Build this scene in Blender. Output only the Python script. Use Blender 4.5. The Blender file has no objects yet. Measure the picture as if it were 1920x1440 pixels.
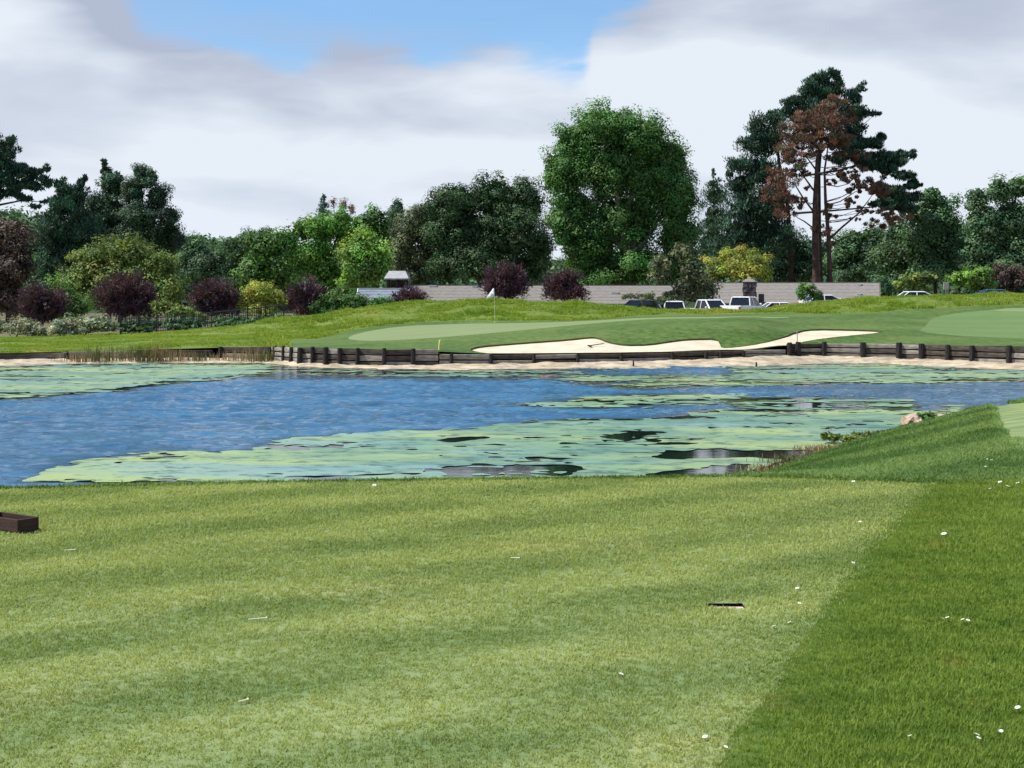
import bpy, bmesh, math, random
import numpy as np
from mathutils import Vector, Matrix
from mathutils.geometry import delaunay_2d_cdt

random.seed(7)
RNG = np.random.default_rng(11)
SC = bpy.context.scene
COL = SC.collection

# ------------------------------------------------------------------ camera
F = 2700.0            # focal length of the photograph in its own pixels (1920 wide)
EYE = 1.6             # camera height over the tee
HOR = 545.0           # row of the horizon
WATER = -2.15
cd = bpy.data.cameras.new('camera')
cam = bpy.data.objects.new('camera', cd)
COL.objects.link(cam)
cam.location = (0, 0, EYE)
cam.rotation_euler = (math.radians(90), 0, 0)
cd.sensor_width = 36
cd.lens = F / 1920 * 36
cd.shift_y = -(720 - HOR) / 1920
cd.clip_start = 0.1
cd.clip_end = 5000
SC.camera = cam

# ------------------------------------------------------------------ light
SUN_EL, SUN_AZ = 55.0, -90.0      # azimuth measured from the view direction (+Y), negative = left
SUN_STRENGTH = 4.7
SKY_STRENGTH = 0.10
EXPOSURE = 0.45
sd = Vector((math.sin(math.radians(SUN_AZ)) * math.cos(math.radians(SUN_EL)),
             math.cos(math.radians(SUN_AZ)) * math.cos(math.radians(SUN_EL)),
             math.sin(math.radians(SUN_EL))))
ld = bpy.data.lights.new('sun', 'SUN')
ld.energy = SUN_STRENGTH
ld.angle = math.radians(0.6)
ld.color = (1.0, 0.965, 0.90)
sun = bpy.data.objects.new('sun', ld)
COL.objects.link(sun)
sun.location = (-40, 40, 80)
sun.rotation_euler = (-sd).to_track_quat('-Z', 'Y').to_euler()
SC.view_settings.view_transform = 'Standard'
SC.view_settings.look = 'None'
SC.view_settings.exposure = EXPOSURE
SC.view_settings.gamma = 1
SC.view_settings.use_curve_mapping = False
SC.cycles.use_denoising = True
SC.cycles.max_bounces = 8
SC.cycles.transparent_max_bounces = 8


class NT:
    """small helper to write node trees"""
    def __init__(self, tree):
        self.t = tree
        self.t.nodes.clear()

    def n(self, typ, **kw):
        nd = self.t.nodes.new(typ)
        ins = kw.pop('ins', {})
        for k, v in kw.items():
            setattr(nd, k, v)
        for k, v in ins.items():
            self.set(nd.inputs[k], v)
        return nd

    def set(self, sock, v):
        if isinstance(v, bpy.types.NodeSocket):
            self.t.links.new(v, sock)
        elif v is not None:
            if isinstance(v, (tuple, list)) and len(v) == 3 and sock.type == 'RGBA':
                v = (*v, 1.0)
            sock.default_value = v

    def math(self, op, a, b=None, c=None, clamp=False):
        nd = self.t.nodes.new('ShaderNodeMath')
        nd.operation = op
        nd.use_clamp = clamp
        for i, v in enumerate((a, b, c)):
            if v is not None:
                self.set(nd.inputs[i], v)
        return nd.outputs[0]

    def mix(self, f, a, b, blend='MIX', clamp=True):
        nd = self.t.nodes.new('ShaderNodeMix')
        nd.data_type = 'RGBA'
        nd.blend_type = blend
        nd.clamp_factor = clamp
        self.set(nd.inputs[0], f)
        self.set(nd.inputs[6], a)
        self.set(nd.inputs[7], b)
        return nd.outputs[2]

    def noise(self, vec, scale, detail=4, rough=0.55, dist=0.0):
        nd = self.t.nodes.new('ShaderNodeTexNoise')
        nd.inputs['Scale'].default_value = scale
        nd.inputs['Detail'].default_value = detail
        nd.inputs['Roughness'].default_value = rough
        nd.inputs['Distortion'].default_value = dist
        if vec is not None:
            self.t.links.new(vec, nd.inputs['Vector'])
        return nd.outputs['Fac']

    def mapping(self, vec, loc=(0, 0, 0), rot=(0, 0, 0), scale=(1, 1, 1)):
        nd = self.t.nodes.new('ShaderNodeMapping')
        nd.inputs['Location'].default_value = loc
        nd.inputs['Rotation'].default_value = rot
        nd.inputs['Scale'].default_value = scale
        self.t.links.new(vec, nd.inputs['Vector'])
        return nd.outputs[0]

    def ss(self, v, a, b, lo=0.0, hi=1.0):
        nd = self.t.nodes.new('ShaderNodeMapRange')
        nd.interpolation_type = 'SMOOTHSTEP'
        self.set(nd.inputs['Value'], v)
        nd.inputs['From Min'].default_value = a
        nd.inputs['From Max'].default_value = b
        nd.inputs['To Min'].default_value = lo
        nd.inputs['To Max'].default_value = hi
        return nd.outputs['Result']


# ------------------------------------------------------------------ sky
world = bpy.data.worlds.new('World')
SC.world = world
world.use_nodes = True


def build_world():
    w = NT(world.node_tree)
    sky = w.n('ShaderNodeTexSky', sky_type='NISHITA', sun_disc=False)
    sky.sun_elevation = math.radians(SUN_EL)
    sky.sun_rotation = math.radians(SUN_AZ)
    sky.altitude = 50
    sky.air_density = 1.0
    sky.dust_density = 0.0
    sky.ozone_density = 3.0
    tc = w.n('ShaderNodeTexCoord').outputs['Generated']
    sep = w.n('ShaderNodeSeparateXYZ', ins={0: tc})
    x, y, z = sep.outputs
    az = w.math('ARCTAN2', x, y)                       # radians, 0 = straight ahead
    el = w.math('ARCSINE', z)
    # soft cloud detail, streaky towards the horizon
    comb = w.n('ShaderNodeCombineXYZ', ins={0: az, 1: w.math('MULTIPLY', el, 3.4), 2: 0.37}).outputs[0]
    warp = w.n('ShaderNodeTexNoise', ins={'Scale': 5.0, 'Detail': 3.0})
    w.t.links.new(comb, warp.inputs['Vector'])
    wv = w.n('ShaderNodeVectorMath', operation='MULTIPLY_ADD')
    w.t.links.new(warp.outputs['Color'], wv.inputs[0])
    wv.inputs[1].default_value = (0.10, 0.10, 0.0)
    w.t.links.new(comb, wv.inputs[2])
    cv = wv.outputs[0]
    n1 = w.noise(cv, 5.0, 6, 0.46)
    n2 = w.noise(w.mapping(cv, loc=(3.1, 1.7, 0)), 13.0, 6, 0.55)
    n3 = w.noise(w.mapping(cv, loc=(7.3, 4.9, 0)), 3.2, 5, 0.5)
    # lower edge of the blue opening as a curve over azimuth
    def px2az(p): return math.atan((p - 960) / F)
    def py2el(p): return math.atan((HOR - p) / F)
    edge = [(-400, -420), (60, -160), (215, -10), (280, 62), (420, 100), (540, 136), (600, 112), (650, 84), (740, 76), (820, 122),
            (930, 108), (1010, 120), (1085, 132), (1118, 70), (1190, 42), (1250, -30), (1400, -150), (1700, -260), (2400, -420)]
    fc = w.n('ShaderNodeFloatCurve')
    a0, a1 = px2az(-400), px2az(2400)
    e0, e1 = 0.0, 0.45
    mp = fc.mapping
    c = mp.curves[0]
    pts = [((px2az(p) - a0) / (a1 - a0), (py2el(q) - e0) / (e1 - e0)) for p, q in edge]
    c.points[0].location = pts[0]
    c.points[1].location = pts[-1]
    for p in pts[1:-1]:
        c.points.new(*p)
    mp.update()
    aN = w.math('DIVIDE', w.math('SUBTRACT', az, a0), a1 - a0)
    aN = w.math('MINIMUM', w.math('MAXIMUM', aN, 0.0), 1.0)
    w.set(fc.inputs['Value'], aN)
    fc.inputs['Factor'].default_value = 1.0
    eth = w.math('MULTIPLY_ADD', fc.outputs[0], e1 - e0, e0)
    over = w.math('SUBTRACT', el, eth)                 # >0 above the cloud bank's upper edge
    over = w.math('ADD', over, w.math('MULTIPLY', w.math('SUBTRACT', n2, 0.5), 0.055))
    over = w.math('ADD', over, w.math('MULTIPLY', w.math('SUBTRACT', n1, 0.5), 0.03))
    blue = w.ss(over, -0.011, 0.013)
    # thin cloud veils in the opening and broken cloud overhead
    veil = w.ss(w.math('MULTIPLY_ADD', n1, 0.6, w.math('MULTIPLY', n3, 0.5)), 0.56, 0.80)
    blue = w.math('MULTIPLY', blue, w.math('SUBTRACT', 0.88, w.math('MULTIPLY', veil, 0.5)))
    # colour of the cloud bank: white below, lilac grey at the top edge and in patches
    g_top = w.ss(over, -0.075, -0.005)
    g_pat = w.ss(w.math('MULTIPLY_ADD', n1, 0.55, w.math('MULTIPLY', n3, 0.45)), 0.36, 0.66)
    g_high = w.ss(el, 0.125, 0.215)
    grey = w.math('ADD', w.math('MULTIPLY', g_top, 0.50), w.math('MULTIPLY', g_high, 0.45))
    grey = w.math('ADD', grey, w.math('MULTIPLY', w.math('SUBTRACT', g_pat, 0.5), 1.15), clamp=True)
    white = (0.585, 0.630, 0.695)
    lilac = (0.330, 0.375, 0.475)
    ccol = w.mix(grey, white, lilac)
    low = w.ss(el, 0.10, 0.02)
    ccol = w.mix(w.math('MULTIPLY', low, 0.35), ccol, (0.585, 0.64, 0.72))
    b_sky = w.n('ShaderNodeBackground', ins={'Color': w.mix(1.0, sky.outputs[0], (0.80, 1.02, 1.16), 'MULTIPLY'), 'Strength': SKY_STRENGTH})
    b_cld = w.n('ShaderNodeBackground', ins={'Color': ccol, 'Strength': 1.0})
    mixs = w.n('ShaderNodeMixShader', ins={0: blue, 1: b_cld.outputs[0], 2: b_sky.outputs[0]})
    out = w.n('ShaderNodeOutputWorld', ins={'Surface': mixs.outputs[0]})


build_world()


# ------------------------------------------------------------------ general helpers
def PX(px, Y):
    return (px - 960.0) * Y / F


def PZ(py, Y):
    return EYE - (py - HOR) * Y / F


def W(px, py, Y):
    return np.array((PX(px, Y), Y, PZ(py, Y)))


def tag(o, label=None, cat=None, group=None, kind=None):
    if label: o['label'] = label
    if cat: o['category'] = cat
    if group: o['group'] = group
    if kind: o['kind'] = kind
    return o


def link(name, me, parent=None, mat=None):
    o = bpy.data.objects.new(name, me)
    COL.objects.link(o)
    if mat is not None and me is not None and len(me.materials) == 0:
        me.materials.append(mat)
    if parent is not None:
        o.parent = parent
    return o


def thing(name, label, cat, loc=(0, 0, 0), rz=0.0, group=None):
    o = bpy.data.objects.new(name, None)
    COL.objects.link(o)
    o.empty_display_size = 0.2
    o.location = loc
    o.rotation_euler = (0, 0, rz)
    return tag(o, label, cat, group)


def np_mesh(name, V, Fc, attrs=None, smooth=False):
    """V (n,3); Fc (m,k) with k 3 or 4"""
    V = np.asarray(V, np.float32)
    Fc = np.asarray(Fc, np.int32)
    me = bpy.data.meshes.new(name)
    k = Fc.shape[1]
    me.vertices.add(len(V))
    me.vertices.foreach_set('co', V.ravel())
    me.loops.add(Fc.size)
    me.loops.foreach_set('vertex_index', Fc.ravel())
    me.polygons.add(len(Fc))
    me.polygons.foreach_set('loop_start', np.arange(len(Fc), dtype=np.int32) * k)
    if smooth:
        me.polygons.foreach_set('use_smooth', np.ones(len(Fc), bool))
    for an, (ty, arr) in (attrs or {}).items():
        a = me.attributes.new(an, ty, 'POINT')
        arr = np.asarray(arr, np.float32)
        a.data.foreach_set('color' if ty == 'FLOAT_COLOR' else ('vector' if ty == 'FLOAT_VECTOR' else 'value'), arr.ravel())
    me.update(calc_edges=True)
    me.validate()
    return me


class MB:
    """collects boxes, tubes and loose polygons into ONE mesh"""
    def __init__(self):
        self.v, self.f = [], []

    def add(self, vs, fs):
        b = len(self.v)
        self.v += [tuple(map(float, p)) for p in vs]
        self.f += [tuple(b + i for i in f) for f in fs]
        return self

    def box(self, c, s, rz=0.0, jit=0.0):
        cx, cy, cz = c
        hx, hy, hz = s[0] / 2, s[1] / 2, s[2] / 2
        ca, sa = math.cos(rz), math.sin(rz)
        vs = []
        for dz in (-hz, hz):
            for dx, dy in ((-hx, -hy), (hx, -hy), (hx, hy), (-hx, hy)):
                j = [random.uniform(-jit, jit) for _ in range(3)]
                dx2, dy2 = dx + j[0], dy + j[1]
                vs.append((cx + dx2 * ca - dy2 * sa, cy + dx2 * sa + dy2 * ca, cz + dz + j[2]))
        return self.add(vs, [(3, 2, 1, 0), (4, 5, 6, 7), (0, 1, 5, 4), (1, 2, 6, 5), (2, 3, 7, 6), (3, 0, 4, 7)])

    def tube(self, pts, rad, n=8, cap=True):
        pts = [Vector(p) for p in pts]
        b = len(self.v)
        up = Vector((0.13, 0.31, 0.94)).normalized()
        for i, p in enumerate(pts):
            d = (pts[min(i + 1, len(pts) - 1)] - pts[max(i - 1, 0)]).normalized()
            a = d.cross(up)
            if a.length < 1e-3:
                a = d.cross(Vector((1, 0, 0)))
            a.normalize()
            c = d.cross(a)
            r = rad[i] if hasattr(rad, '__len__') else rad
            for k in range(n):
                t = 2 * math.pi * k / n
                self.v.append(tuple(p + (a * math.cos(t) + c * math.sin(t)) * r))
        for i in range(len(pts) - 1):
            for k in range(n):
                k2 = (k + 1) % n
                self.f.append((b + i * n + k, b + i * n + k2, b + (i + 1) * n + k2, b + (i + 1) * n + k))
        if cap:
            self.f.append(tuple(b + k for k in range(n))[::-1])
            self.f.append(tuple(b + (len(pts) - 1) * n + k for k in range(n)))
        return self

    def mesh(self, name, smooth=False, bevel=0.0, seg=1):
        me = bpy.data.meshes.new(name)
        me.from_pydata(self.v, [], self.f)
        if bevel or True:
            bm = bmesh.new()
            bm.from_mesh(me)
            if bevel:
                bmesh.ops.bevel(bm, geom=list(bm.edges), offset=bevel, segments=seg, affect='EDGES', clamp_overlap=True)
            bmesh.ops.recalc_face_normals(bm, faces=list(bm.faces))
            bm.to_mesh(me)
            bm.free()
        if smooth:
            for p in me.polygons:
                p.use_smooth = True
        return me

    def build(self, name, mat, parent=None, **kw):
        return link(name, self.mesh(name, **kw), parent, mat)


# numpy gradient noise ------------------------------------------------
def _hash(ix, iy, seed):
    h = (ix.astype(np.int64) * 374761393 + iy.astype(np.int64) * 668265263 + seed * 1442695041) & 0xffffffff
    h = ((h ^ (h >> 13)) * 1274126177) & 0xffffffff
    return (h ^ (h >> 16)) & 0xffffffff


def perlin(x, y, seed=0):
    x = np.asarray(x, float); y = np.asarray(y, float)
    ix, iy = np.floor(x), np.floor(y)
    fx, fy = x - ix, y - iy
    u, v = fx * fx * fx * (fx * (fx * 6 - 15) + 10), fy * fy * fy * (fy * (fy * 6 - 15) + 10)
    def g(a, b):
        t = _hash(ix + a, iy + b, seed) / 4294967296.0 * 2 * np.pi
        return np.cos(t) * (fx - a) + np.sin(t) * (fy - b)
    return ((g(0, 0) * (1 - u) + g(1, 0) * u) * (1 - v) + (g(0, 1) * (1 - u) + g(1, 1) * u) * v) * 1.41


def fbm(x, y, seed=0, octv=4, gain=0.5):
    s, a, f = 0.0, 1.0, 1.0
    for i in range(octv):
        s = s + a * perlin(np.asarray(x) * f + 17.3 * i, np.asarray(y) * f - 9.1 * i, seed + i)
        a *= gain
        f *= 2.03
    return s


def inside(px, py, poly):
    poly = np.asarray(poly, float)
    px = np.asarray(px, float); py = np.asarray(py, float)
    r = np.zeros(px.shape, bool)
    n = len(poly)
    for i in range(n):
        x1, y1 = poly[i]
        x2, y2 = poly[(i + 1) % n]
        if y1 == y2:
            continue
        c = ((y1 > py) != (y2 > py)) & (px < (x2 - x1) * (py - y1) / (y2 - y1) + x1)
        r ^= c
    return r


def sdist(px, py, poly, closed=True):
    """signed distance, positive inside"""
    poly = np.asarray(poly, float)
    d = np.full(np.shape(px), 1e9)
    n = len(poly)
    for i in range(n if closed else n - 1):
        a = poly[i]; b = poly[(i + 1) % n]
        e = b - a
        L = max(float(e @ e), 1e-12)
        t = np.clip(((px - a[0]) * e[0] + (py - a[1]) * e[1]) / L, 0, 1)
        d = np.minimum(d, np.hypot(px - a[0] - t * e[0], py - a[1] - t * e[1]))
    if closed:
        return np.where(inside(px, py, poly), d, -d)
    return d


def sstep(x, a, b):
    t = np.clip((x - a) / (b - a), 0, 1)
    return t * t * (3 - 2 * t)


def pchip(xk, yk, x):
    xk = np.asarray(xk, float); yk = np.asarray(yk, float)
    h = np.diff(xk); dl = np.diff(yk) / h
    m = np.zeros(len(xk))
    for i in range(1, len(xk) - 1):
        if dl[i - 1] * dl[i] > 0:
            w1, w2 = 2 * h[i] + h[i - 1], h[i] + 2 * h[i - 1]
            m[i] = (w1 + w2) / (w1 / dl[i - 1] + w2 / dl[i])
    m[0], m[-1] = dl[0], dl[-1]
    x = np.clip(x, xk[0], xk[-1])
    i = np.clip(np.searchsorted(xk, x) - 1, 0, len(h) - 1)
    t = (x - xk[i]) / h[i]
    return ((1 + 2 * t) * (1 - t) ** 2 * yk[i] + t * (1 - t) ** 2 * h[i] * m[i]
            + t * t * (3 - 2 * t) * yk[i + 1] + t * t * (t - 1) * h[i] * m[i + 1])


# ------------------------------------------------------------------ materials
MATS = {}


def new_mat(name):
    m = bpy.data.materials.new(name)
    m.use_nodes = True
    return m, NT(m.node_tree)


def finish(w, shader):
    w.n('ShaderNodeOutputMaterial', ins={'Surface': shader})


def simple_mat(name, col, rough=0.8, spec=0.3, metallic=0.0, nscale=6.0, namt=0.25, bump=0.0, bscale=20.0, coat=0.0, stretch=(1, 1, 1)):
    m, w = new_mat(name)
    pos = w.mapping(w.n('ShaderNodeTexCoord').outputs['Object'], scale=stretch)
    n = w.noise(pos, nscale, 5, 0.6)
    c = w.mix(w.ss(n, 0.25, 0.75), tuple(v * (1 - namt) for v in col), tuple(min(1, v * (1 + namt)) for v in col))
    b = w.n('ShaderNodeBsdfPrincipled', ins={'Base Color': c, 'Roughness': rough, 'Metallic': metallic})
    b.inputs['Specular IOR Level'].default_value = spec
    b.inputs['Coat Weight'].default_value = coat
    if bump:
        bp = w.n('ShaderNodeBump', ins={'Height': w.noise(pos, bscale, 5, 0.6), 'Strength': bump, 'Distance': 0.05})
        w.t.links.new(bp.outputs[0], b.inputs['Normal'])
    finish(w, b.outputs[0])
    MATS[name] = m
    return m


def leaf_mat(name, col, trans=0.35, spec=0.25, rough=0.6):
    m, w = new_mat(name)
    at = w.n('ShaderNodeAttribute', attribute_name='tint')
    c = w.mix(1.0, col, at.outputs['Color'], 'MULTIPLY')
    p = w.n('ShaderNodeBsdfPrincipled', ins={'Base Color': c, 'Roughness': rough})
    p.inputs['Specular IOR Level'].default_value = spec
    tcol = w.mix(1.0, c, (1.15, 1.2, 0.55), 'MULTIPLY')
    t = w.n('ShaderNodeBsdfTranslucent', ins={'Color': tcol})
    mx = w.n('ShaderNodeMixShader', ins={0: trans, 1: p.outputs[0], 2: t.outputs[0]})
    finish(w, mx.outputs[0])
    MATS[name] = m
    return m


def turf_mat(name, cols, stripe=None, noise_amt=1.0, blade=False, bump=0.4, dry=None, fine=1.0, big=0.35):
    """cols: dark, light. stripe: (direction deg, period m, strength)"""
    m, w = new_mat(name)
    pos = w.n('ShaderNodeNewGeometry').outputs['Position']
    n_big = w.noise(pos, big, 3, 0.55)
    n_mid = w.noise(w.mapping(pos, scale=(1, 1.6, 1)), 2.4, 5, 0.65)
    n_fin = w.noise(pos, 28.0 * fine, 4, 0.7)
    f = w.math('MULTIPLY_ADD', w.math('SUBTRACT', n_mid, 0.5), 1.3 * noise_amt, 0.5)
    f = w.math('MULTIPLY_ADD', w.math('SUBTRACT', n_big, 0.5), 0.9 * noise_amt, f)
    f = w.math('MULTIPLY_ADD', w.math('SUBTRACT', n_fin, 0.5), 1.1 * noise_amt, f)
    if stripe:
        for (deg, per, st, ph, sharp) in stripe:
            a = math.radians(deg)
            wob = w.noise(pos, 0.35, 2, 0.5)
            sep = w.n('ShaderNodeSeparateXYZ', ins={0: pos})
            s = w.math('MULTIPLY_ADD', sep.outputs[0], -math.sin(a), w.math('MULTIPLY', sep.outputs[1], math.cos(a)))
            s = w.math('MULTIPLY_ADD', wob, 0.5, s)
            s = w.math('SINE', w.math('MULTIPLY_ADD', s, 2 * math.pi / per, ph))
            s = w.math('MULTIPLY', w.ss(s, -sharp, sharp, -1, 1), st)
            brk = w.ss(w.noise(w.mapping(pos, loc=(deg, 3, 0)), 0.5, 2, 0.5), 0.3, 0.62, 0.35, 1.0)
            f = w.math('MULTIPLY_ADD', s, brk, f)
    f = w.math('MINIMUM', w.math('MAXIMUM', f, 0.0), 1.0)
    c = w.mix(f, cols[0], cols[1])
    if dry:
        d = w.ss(w.noise(w.mapping(pos, loc=(11, 5, 2)), dry[1], 5, 0.65), dry[2], dry[2] + 0.16)
        c = w.mix(w.math('MULTIPLY', d, dry[3]), c, dry[0])
    if blade:
        rnd = w.n('ShaderNodeObjectInfo').outputs['Random']
        c = w.mix(w.math('MULTIPLY_ADD', rnd, 0.5, 0.0), c, w.mix(1.0, c, (1.45, 1.32, 0.9), 'MULTIPLY'))
    p = w.n('ShaderNodeBsdfPrincipled', ins={'Base Color': c, 'Roughness': 0.75})
    p.inputs['Specular IOR Level'].default_value = 0.25 if blade else 0.12
    sh = p.outputs[0]
    if blade:
        t = w.n('ShaderNodeBsdfTranslucent', ins={'Color': w.mix(1.0, c, (1.2, 1.2, 0.6), 'MULTIPLY')})
        sh = w.n('ShaderNodeMixShader', ins={0: 0.4, 1: p.outputs[0], 2: t.outputs[0]}).outputs[0]
    elif bump:
        h = w.math('MULTIPLY_ADD', n_fin, 0.6, w.math('MULTIPLY', n_mid, 0.8))
        bp = w.n('ShaderNodeBump', ins={'Height': h, 'Strength': bump, 'Distance': 0.04})
        w.t.links.new(bp.outputs[0], p.inputs['Normal'])
    finish(w, sh)
    MATS[name] = m
    return m


TEE_STR = ((41, 1.15, 0.30, 0.4, 0.7), (6, 0.8, 0.16, 1.0, 0.9))
TEE = ((0.205, 0.275, 0.095), (0.370, 0.425, 0.175))
turf_mat('tee_turf', ((0.13, 0.19, 0.068), (0.24, 0.29, 0.12)), TEE_STR, noise_amt=0.5, dry=((0.42, 0.42, 0.19), 0.9, 0.56, 0.35))
turf_mat('tee_blade', TEE, TEE_STR, blade=True, noise_amt=0.65, dry=((0.42, 0.42, 0.19), 0.9, 0.56, 0.35))
ROU = ((0.090, 0.175, 0.024), (0.260, 0.345, 0.072))
turf_mat('rough_turf', ((0.045, 0.09, 0.012), (0.11, 0.16, 0.030)), None, dry=((0.13, 0.13, 0.035), 1.6, 0.55, 0.5))
turf_mat('rough_blade', ROU, None, blade=True, noise_amt=1.3, dry=((0.30, 0.27, 0.07), 1.6, 0.55, 0.5))
SLO = ((0.070, 0.150, 0.038), (0.190, 0.285, 0.098))
SLO_STR = ((58, 2.1, 0.40, 0.0, 0.7), (72, 5.0, 0.2, 1.0, 0.9))
turf_mat('slope_turf', ((0.045, 0.10, 0.024), (0.12, 0.18, 0.06)), SLO_STR)
turf_mat('slope_blade', SLO, SLO_STR, blade=True)
turf_mat('fringe_turf', ((0.038, 0.085, 0.016), (0.125, 0.180, 0.044)), ((20, 5.0, 0.12, 0, 0.9),), fine=0.10, big=0.12, dry=((0.13, 0.15, 0.05), 0.35, 0.54, 0.6), noise_amt=1.5, bump=0.8)
turf_mat('green_turf', ((0.165, 0.215, 0.090), (0.215, 0.255, 0.115)), ((10, 3.0, 0.15, 0, 0.9),), fine=0.1, bump=0.1, noise_amt=0.5)
turf_mat('apron_turf', ((0.10, 0.17, 0.055), (0.145, 0.215, 0.075)), ((10, 3.0, 0.15, 0, 0.9),), fine=0.1, bump=0.1, noise_amt=0.6)
MEA = ((0.13, 0.24, 0.028), (0.30, 0.37, 0.070))
turf_mat('meadow_turf', ((0.075, 0.13, 0.018), (0.17, 0.21, 0.040)), None, fine=0.12, big=0.10, dry=((0.38, 0.34, 0.09), 0.12, 0.56, 0.6))
turf_mat('meadow_blade', MEA, None, blade=True, fine=0.3, big=0.25, noise_amt=1.7, dry=((0.38, 0.34, 0.09), 0.12, 0.56, 0.6))
simple_mat('yard_ground', (0.13, 0.12, 0.07), 0.95, 0.1, nscale=0.4, namt=0.4)
simple_mat('asphalt', (0.06, 0.06, 0.062), 0.9, 0.2, nscale=0.8)
simple_mat('hill_ground', (0.035, 0.06, 0.03), 0.95, 0.1, nscale=0.05)
simple_mat('shore_soil', (0.42, 0.345, 0.24), 0.95, 0.15, nscale=1.3, namt=0.42, bump=0.8, bscale=4.0)
simple_mat('pond_bed', (0.03, 0.035, 0.02), 0.95, 0.1, nscale=1.0)
simple_mat('sand', (0.60, 0.51, 0.375), 0.95, 0.1, nscale=0.9, namt=0.15, bump=0.6, bscale=3.0)
simple_mat('lip_soil', (0.085, 0.085, 0.040), 0.95, 0.1, nscale=3, namt=0.4)
simple_mat('pit_soil', (0.035, 0.026, 0.016), 0.95, 0.1, nscale=60, namt=0.5, bump=0.6, bscale=120)
simple_mat('marker_stone', (0.55, 0.43, 0.31), 0.85, 0.2, nscale=30, namt=0.18)
simple_mat('old_timber', (0.085, 0.070, 0.058), 0.9, 0.2, nscale=2.0, namt=0.55, bump=0.7, bscale=14, stretch=(1, 6, 6))
simple_mat('grey_timber', (0.31, 0.28, 0.24), 0.9, 0.2, nscale=2.0, namt=0.45, bump=0.7, bscale=14, stretch=(1, 6, 6))
simple_mat('post_timber', (0.034, 0.031, 0.030), 0.9, 0.2, nscale=3.0, namt=0.5, bump=0.6, bscale=14, stretch=(6, 6, 1))
simple_mat('box_wood', (0.052, 0.026, 0.020), 0.75, 0.3, nscale=7.0, namt=0.4, bump=0.35, bscale=40, stretch=(1, 1, 9))
simple_mat('box_soil', (0.05, 0.035, 0.022), 0.95, 0.1, nscale=60, namt=0.6, bump=1.0, bscale=90)
simple_mat('bark_dark', (0.055, 0.042, 0.034), 0.95, 0.15, nscale=2.0, namt=0.45, bump=0.8, bscale=8)
simple_mat('bark_grey', (0.16, 0.14, 0.115), 0.95, 0.15, nscale=2.0, namt=0.4, bump=0.6, bscale=8)
simple_mat('bark_red', (0.085, 0.052, 0.043), 0.95, 0.15, nscale=1.5, namt=0.45, bump=0.8, bscale=6)
simple_mat('shingle_roof', (0.215, 0.196, 0.176), 0.95, 0.12, nscale=2.6, namt=0.20, stretch=(1, 1, 7))
simple_mat('shingle_pale', (0.36, 0.36, 0.36), 0.9, 0.15, nscale=4, namt=0.18)
simple_mat('house_wall', (0.20, 0.15, 0.11), 0.9, 0.2, nscale=2, namt=0.15)
simple_mat('blue_wall', (0.16, 0.19, 0.25), 0.9, 0.2, nscale=2, namt=0.15)
simple_mat('blue_roof', (0.20, 0.225, 0.265), 0.85, 0.2, nscale=3, namt=0.2)
simple_mat('white_trim', (0.78, 0.78, 0.76), 0.6, 0.3, nscale=2, namt=0.05)
simple_mat('dark_wood', (0.045, 0.036, 0.030), 0.85, 0.2, nscale=4, namt=0.3)
simple_mat('chimney_stone', (0.095, 0.080, 0.078), 0.95, 0.15, nscale=2.6, namt=0.65, bump=1.0, bscale=3.5)
simple_mat('chimney_cap', (0.50, 0.44, 0.34), 0.9, 0.2, nscale=4, namt=0.15)
simple_mat('white_paint', (0.78, 0.79, 0.80), 0.35, 0.5, nscale=1, namt=0.02, coat=0.6)
simple_mat('navy_paint', (0.02, 0.025, 0.045), 0.3, 0.5, nscale=1, namt=0.05, coat=0.7)
simple_mat('blue_paint', (0.035, 0.10, 0.20), 0.3, 0.5, nscale=1, namt=0.05, coat=0.7)
simple_mat('car_glass', (0.010, 0.012, 0.015), 0.06, 0.6, nscale=1, namt=0.02)
simple_mat('tyre_rubber', (0.02, 0.02, 0.021), 0.9, 0.2)
simple_mat('rim_metal', (0.45, 0.45, 0.46), 0.35, 0.5, metallic=0.9)
simple_mat('red_lens', (0.35, 0.02, 0.02), 0.25, 0.5)
simple_mat('clear_lens', (0.7, 0.7, 0.68), 0.2, 0.5)
simple_mat('black_trim', (0.02, 0.02, 0.02), 0.6, 0.3)
simple_mat('flag_cloth', (0.80, 0.82, 0.88), 0.8, 0.2, nscale=3, namt=0.03)
simple_mat('emblem_ink', (0.16, 0.22, 0.40), 0.8, 0.2)
simple_mat('flag_pole', (0.55, 0.60, 0.33), 0.5, 0.3, nscale=2, namt=0.08)
simple_mat('yellow_paint', (0.72, 0.70, 0.16), 0.6, 0.3, nscale=6, namt=0.1)
simple_mat('grey_metal', (0.30, 0.31, 0.31), 0.5, 0.4, nscale=6, namt=0.1)
simple_mat('sign_board', (0.55, 0.47, 0.37), 0.8, 0.2, nscale=5, namt=0.08)
simple_mat('petal', (0.80, 0.80, 0.74), 0.7, 0.2, nscale=30, namt=0.04)
simple_mat('flower_eye', (0.65, 0.48, 0.06), 0.8, 0.2)
simple_mat('tee_wood', (0.74, 0.70, 0.52), 0.6, 0.3, nscale=30, namt=0.08)
simple_mat('fence_wire', (0.040, 0.040, 0.042), 0.7, 0.3, nscale=2, namt=0.3)
simple_mat('bank_rock', (0.44, 0.33, 0.235), 0.95, 0.15, nscale=3, namt=0.35, bump=0.8, bscale=6)


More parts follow.
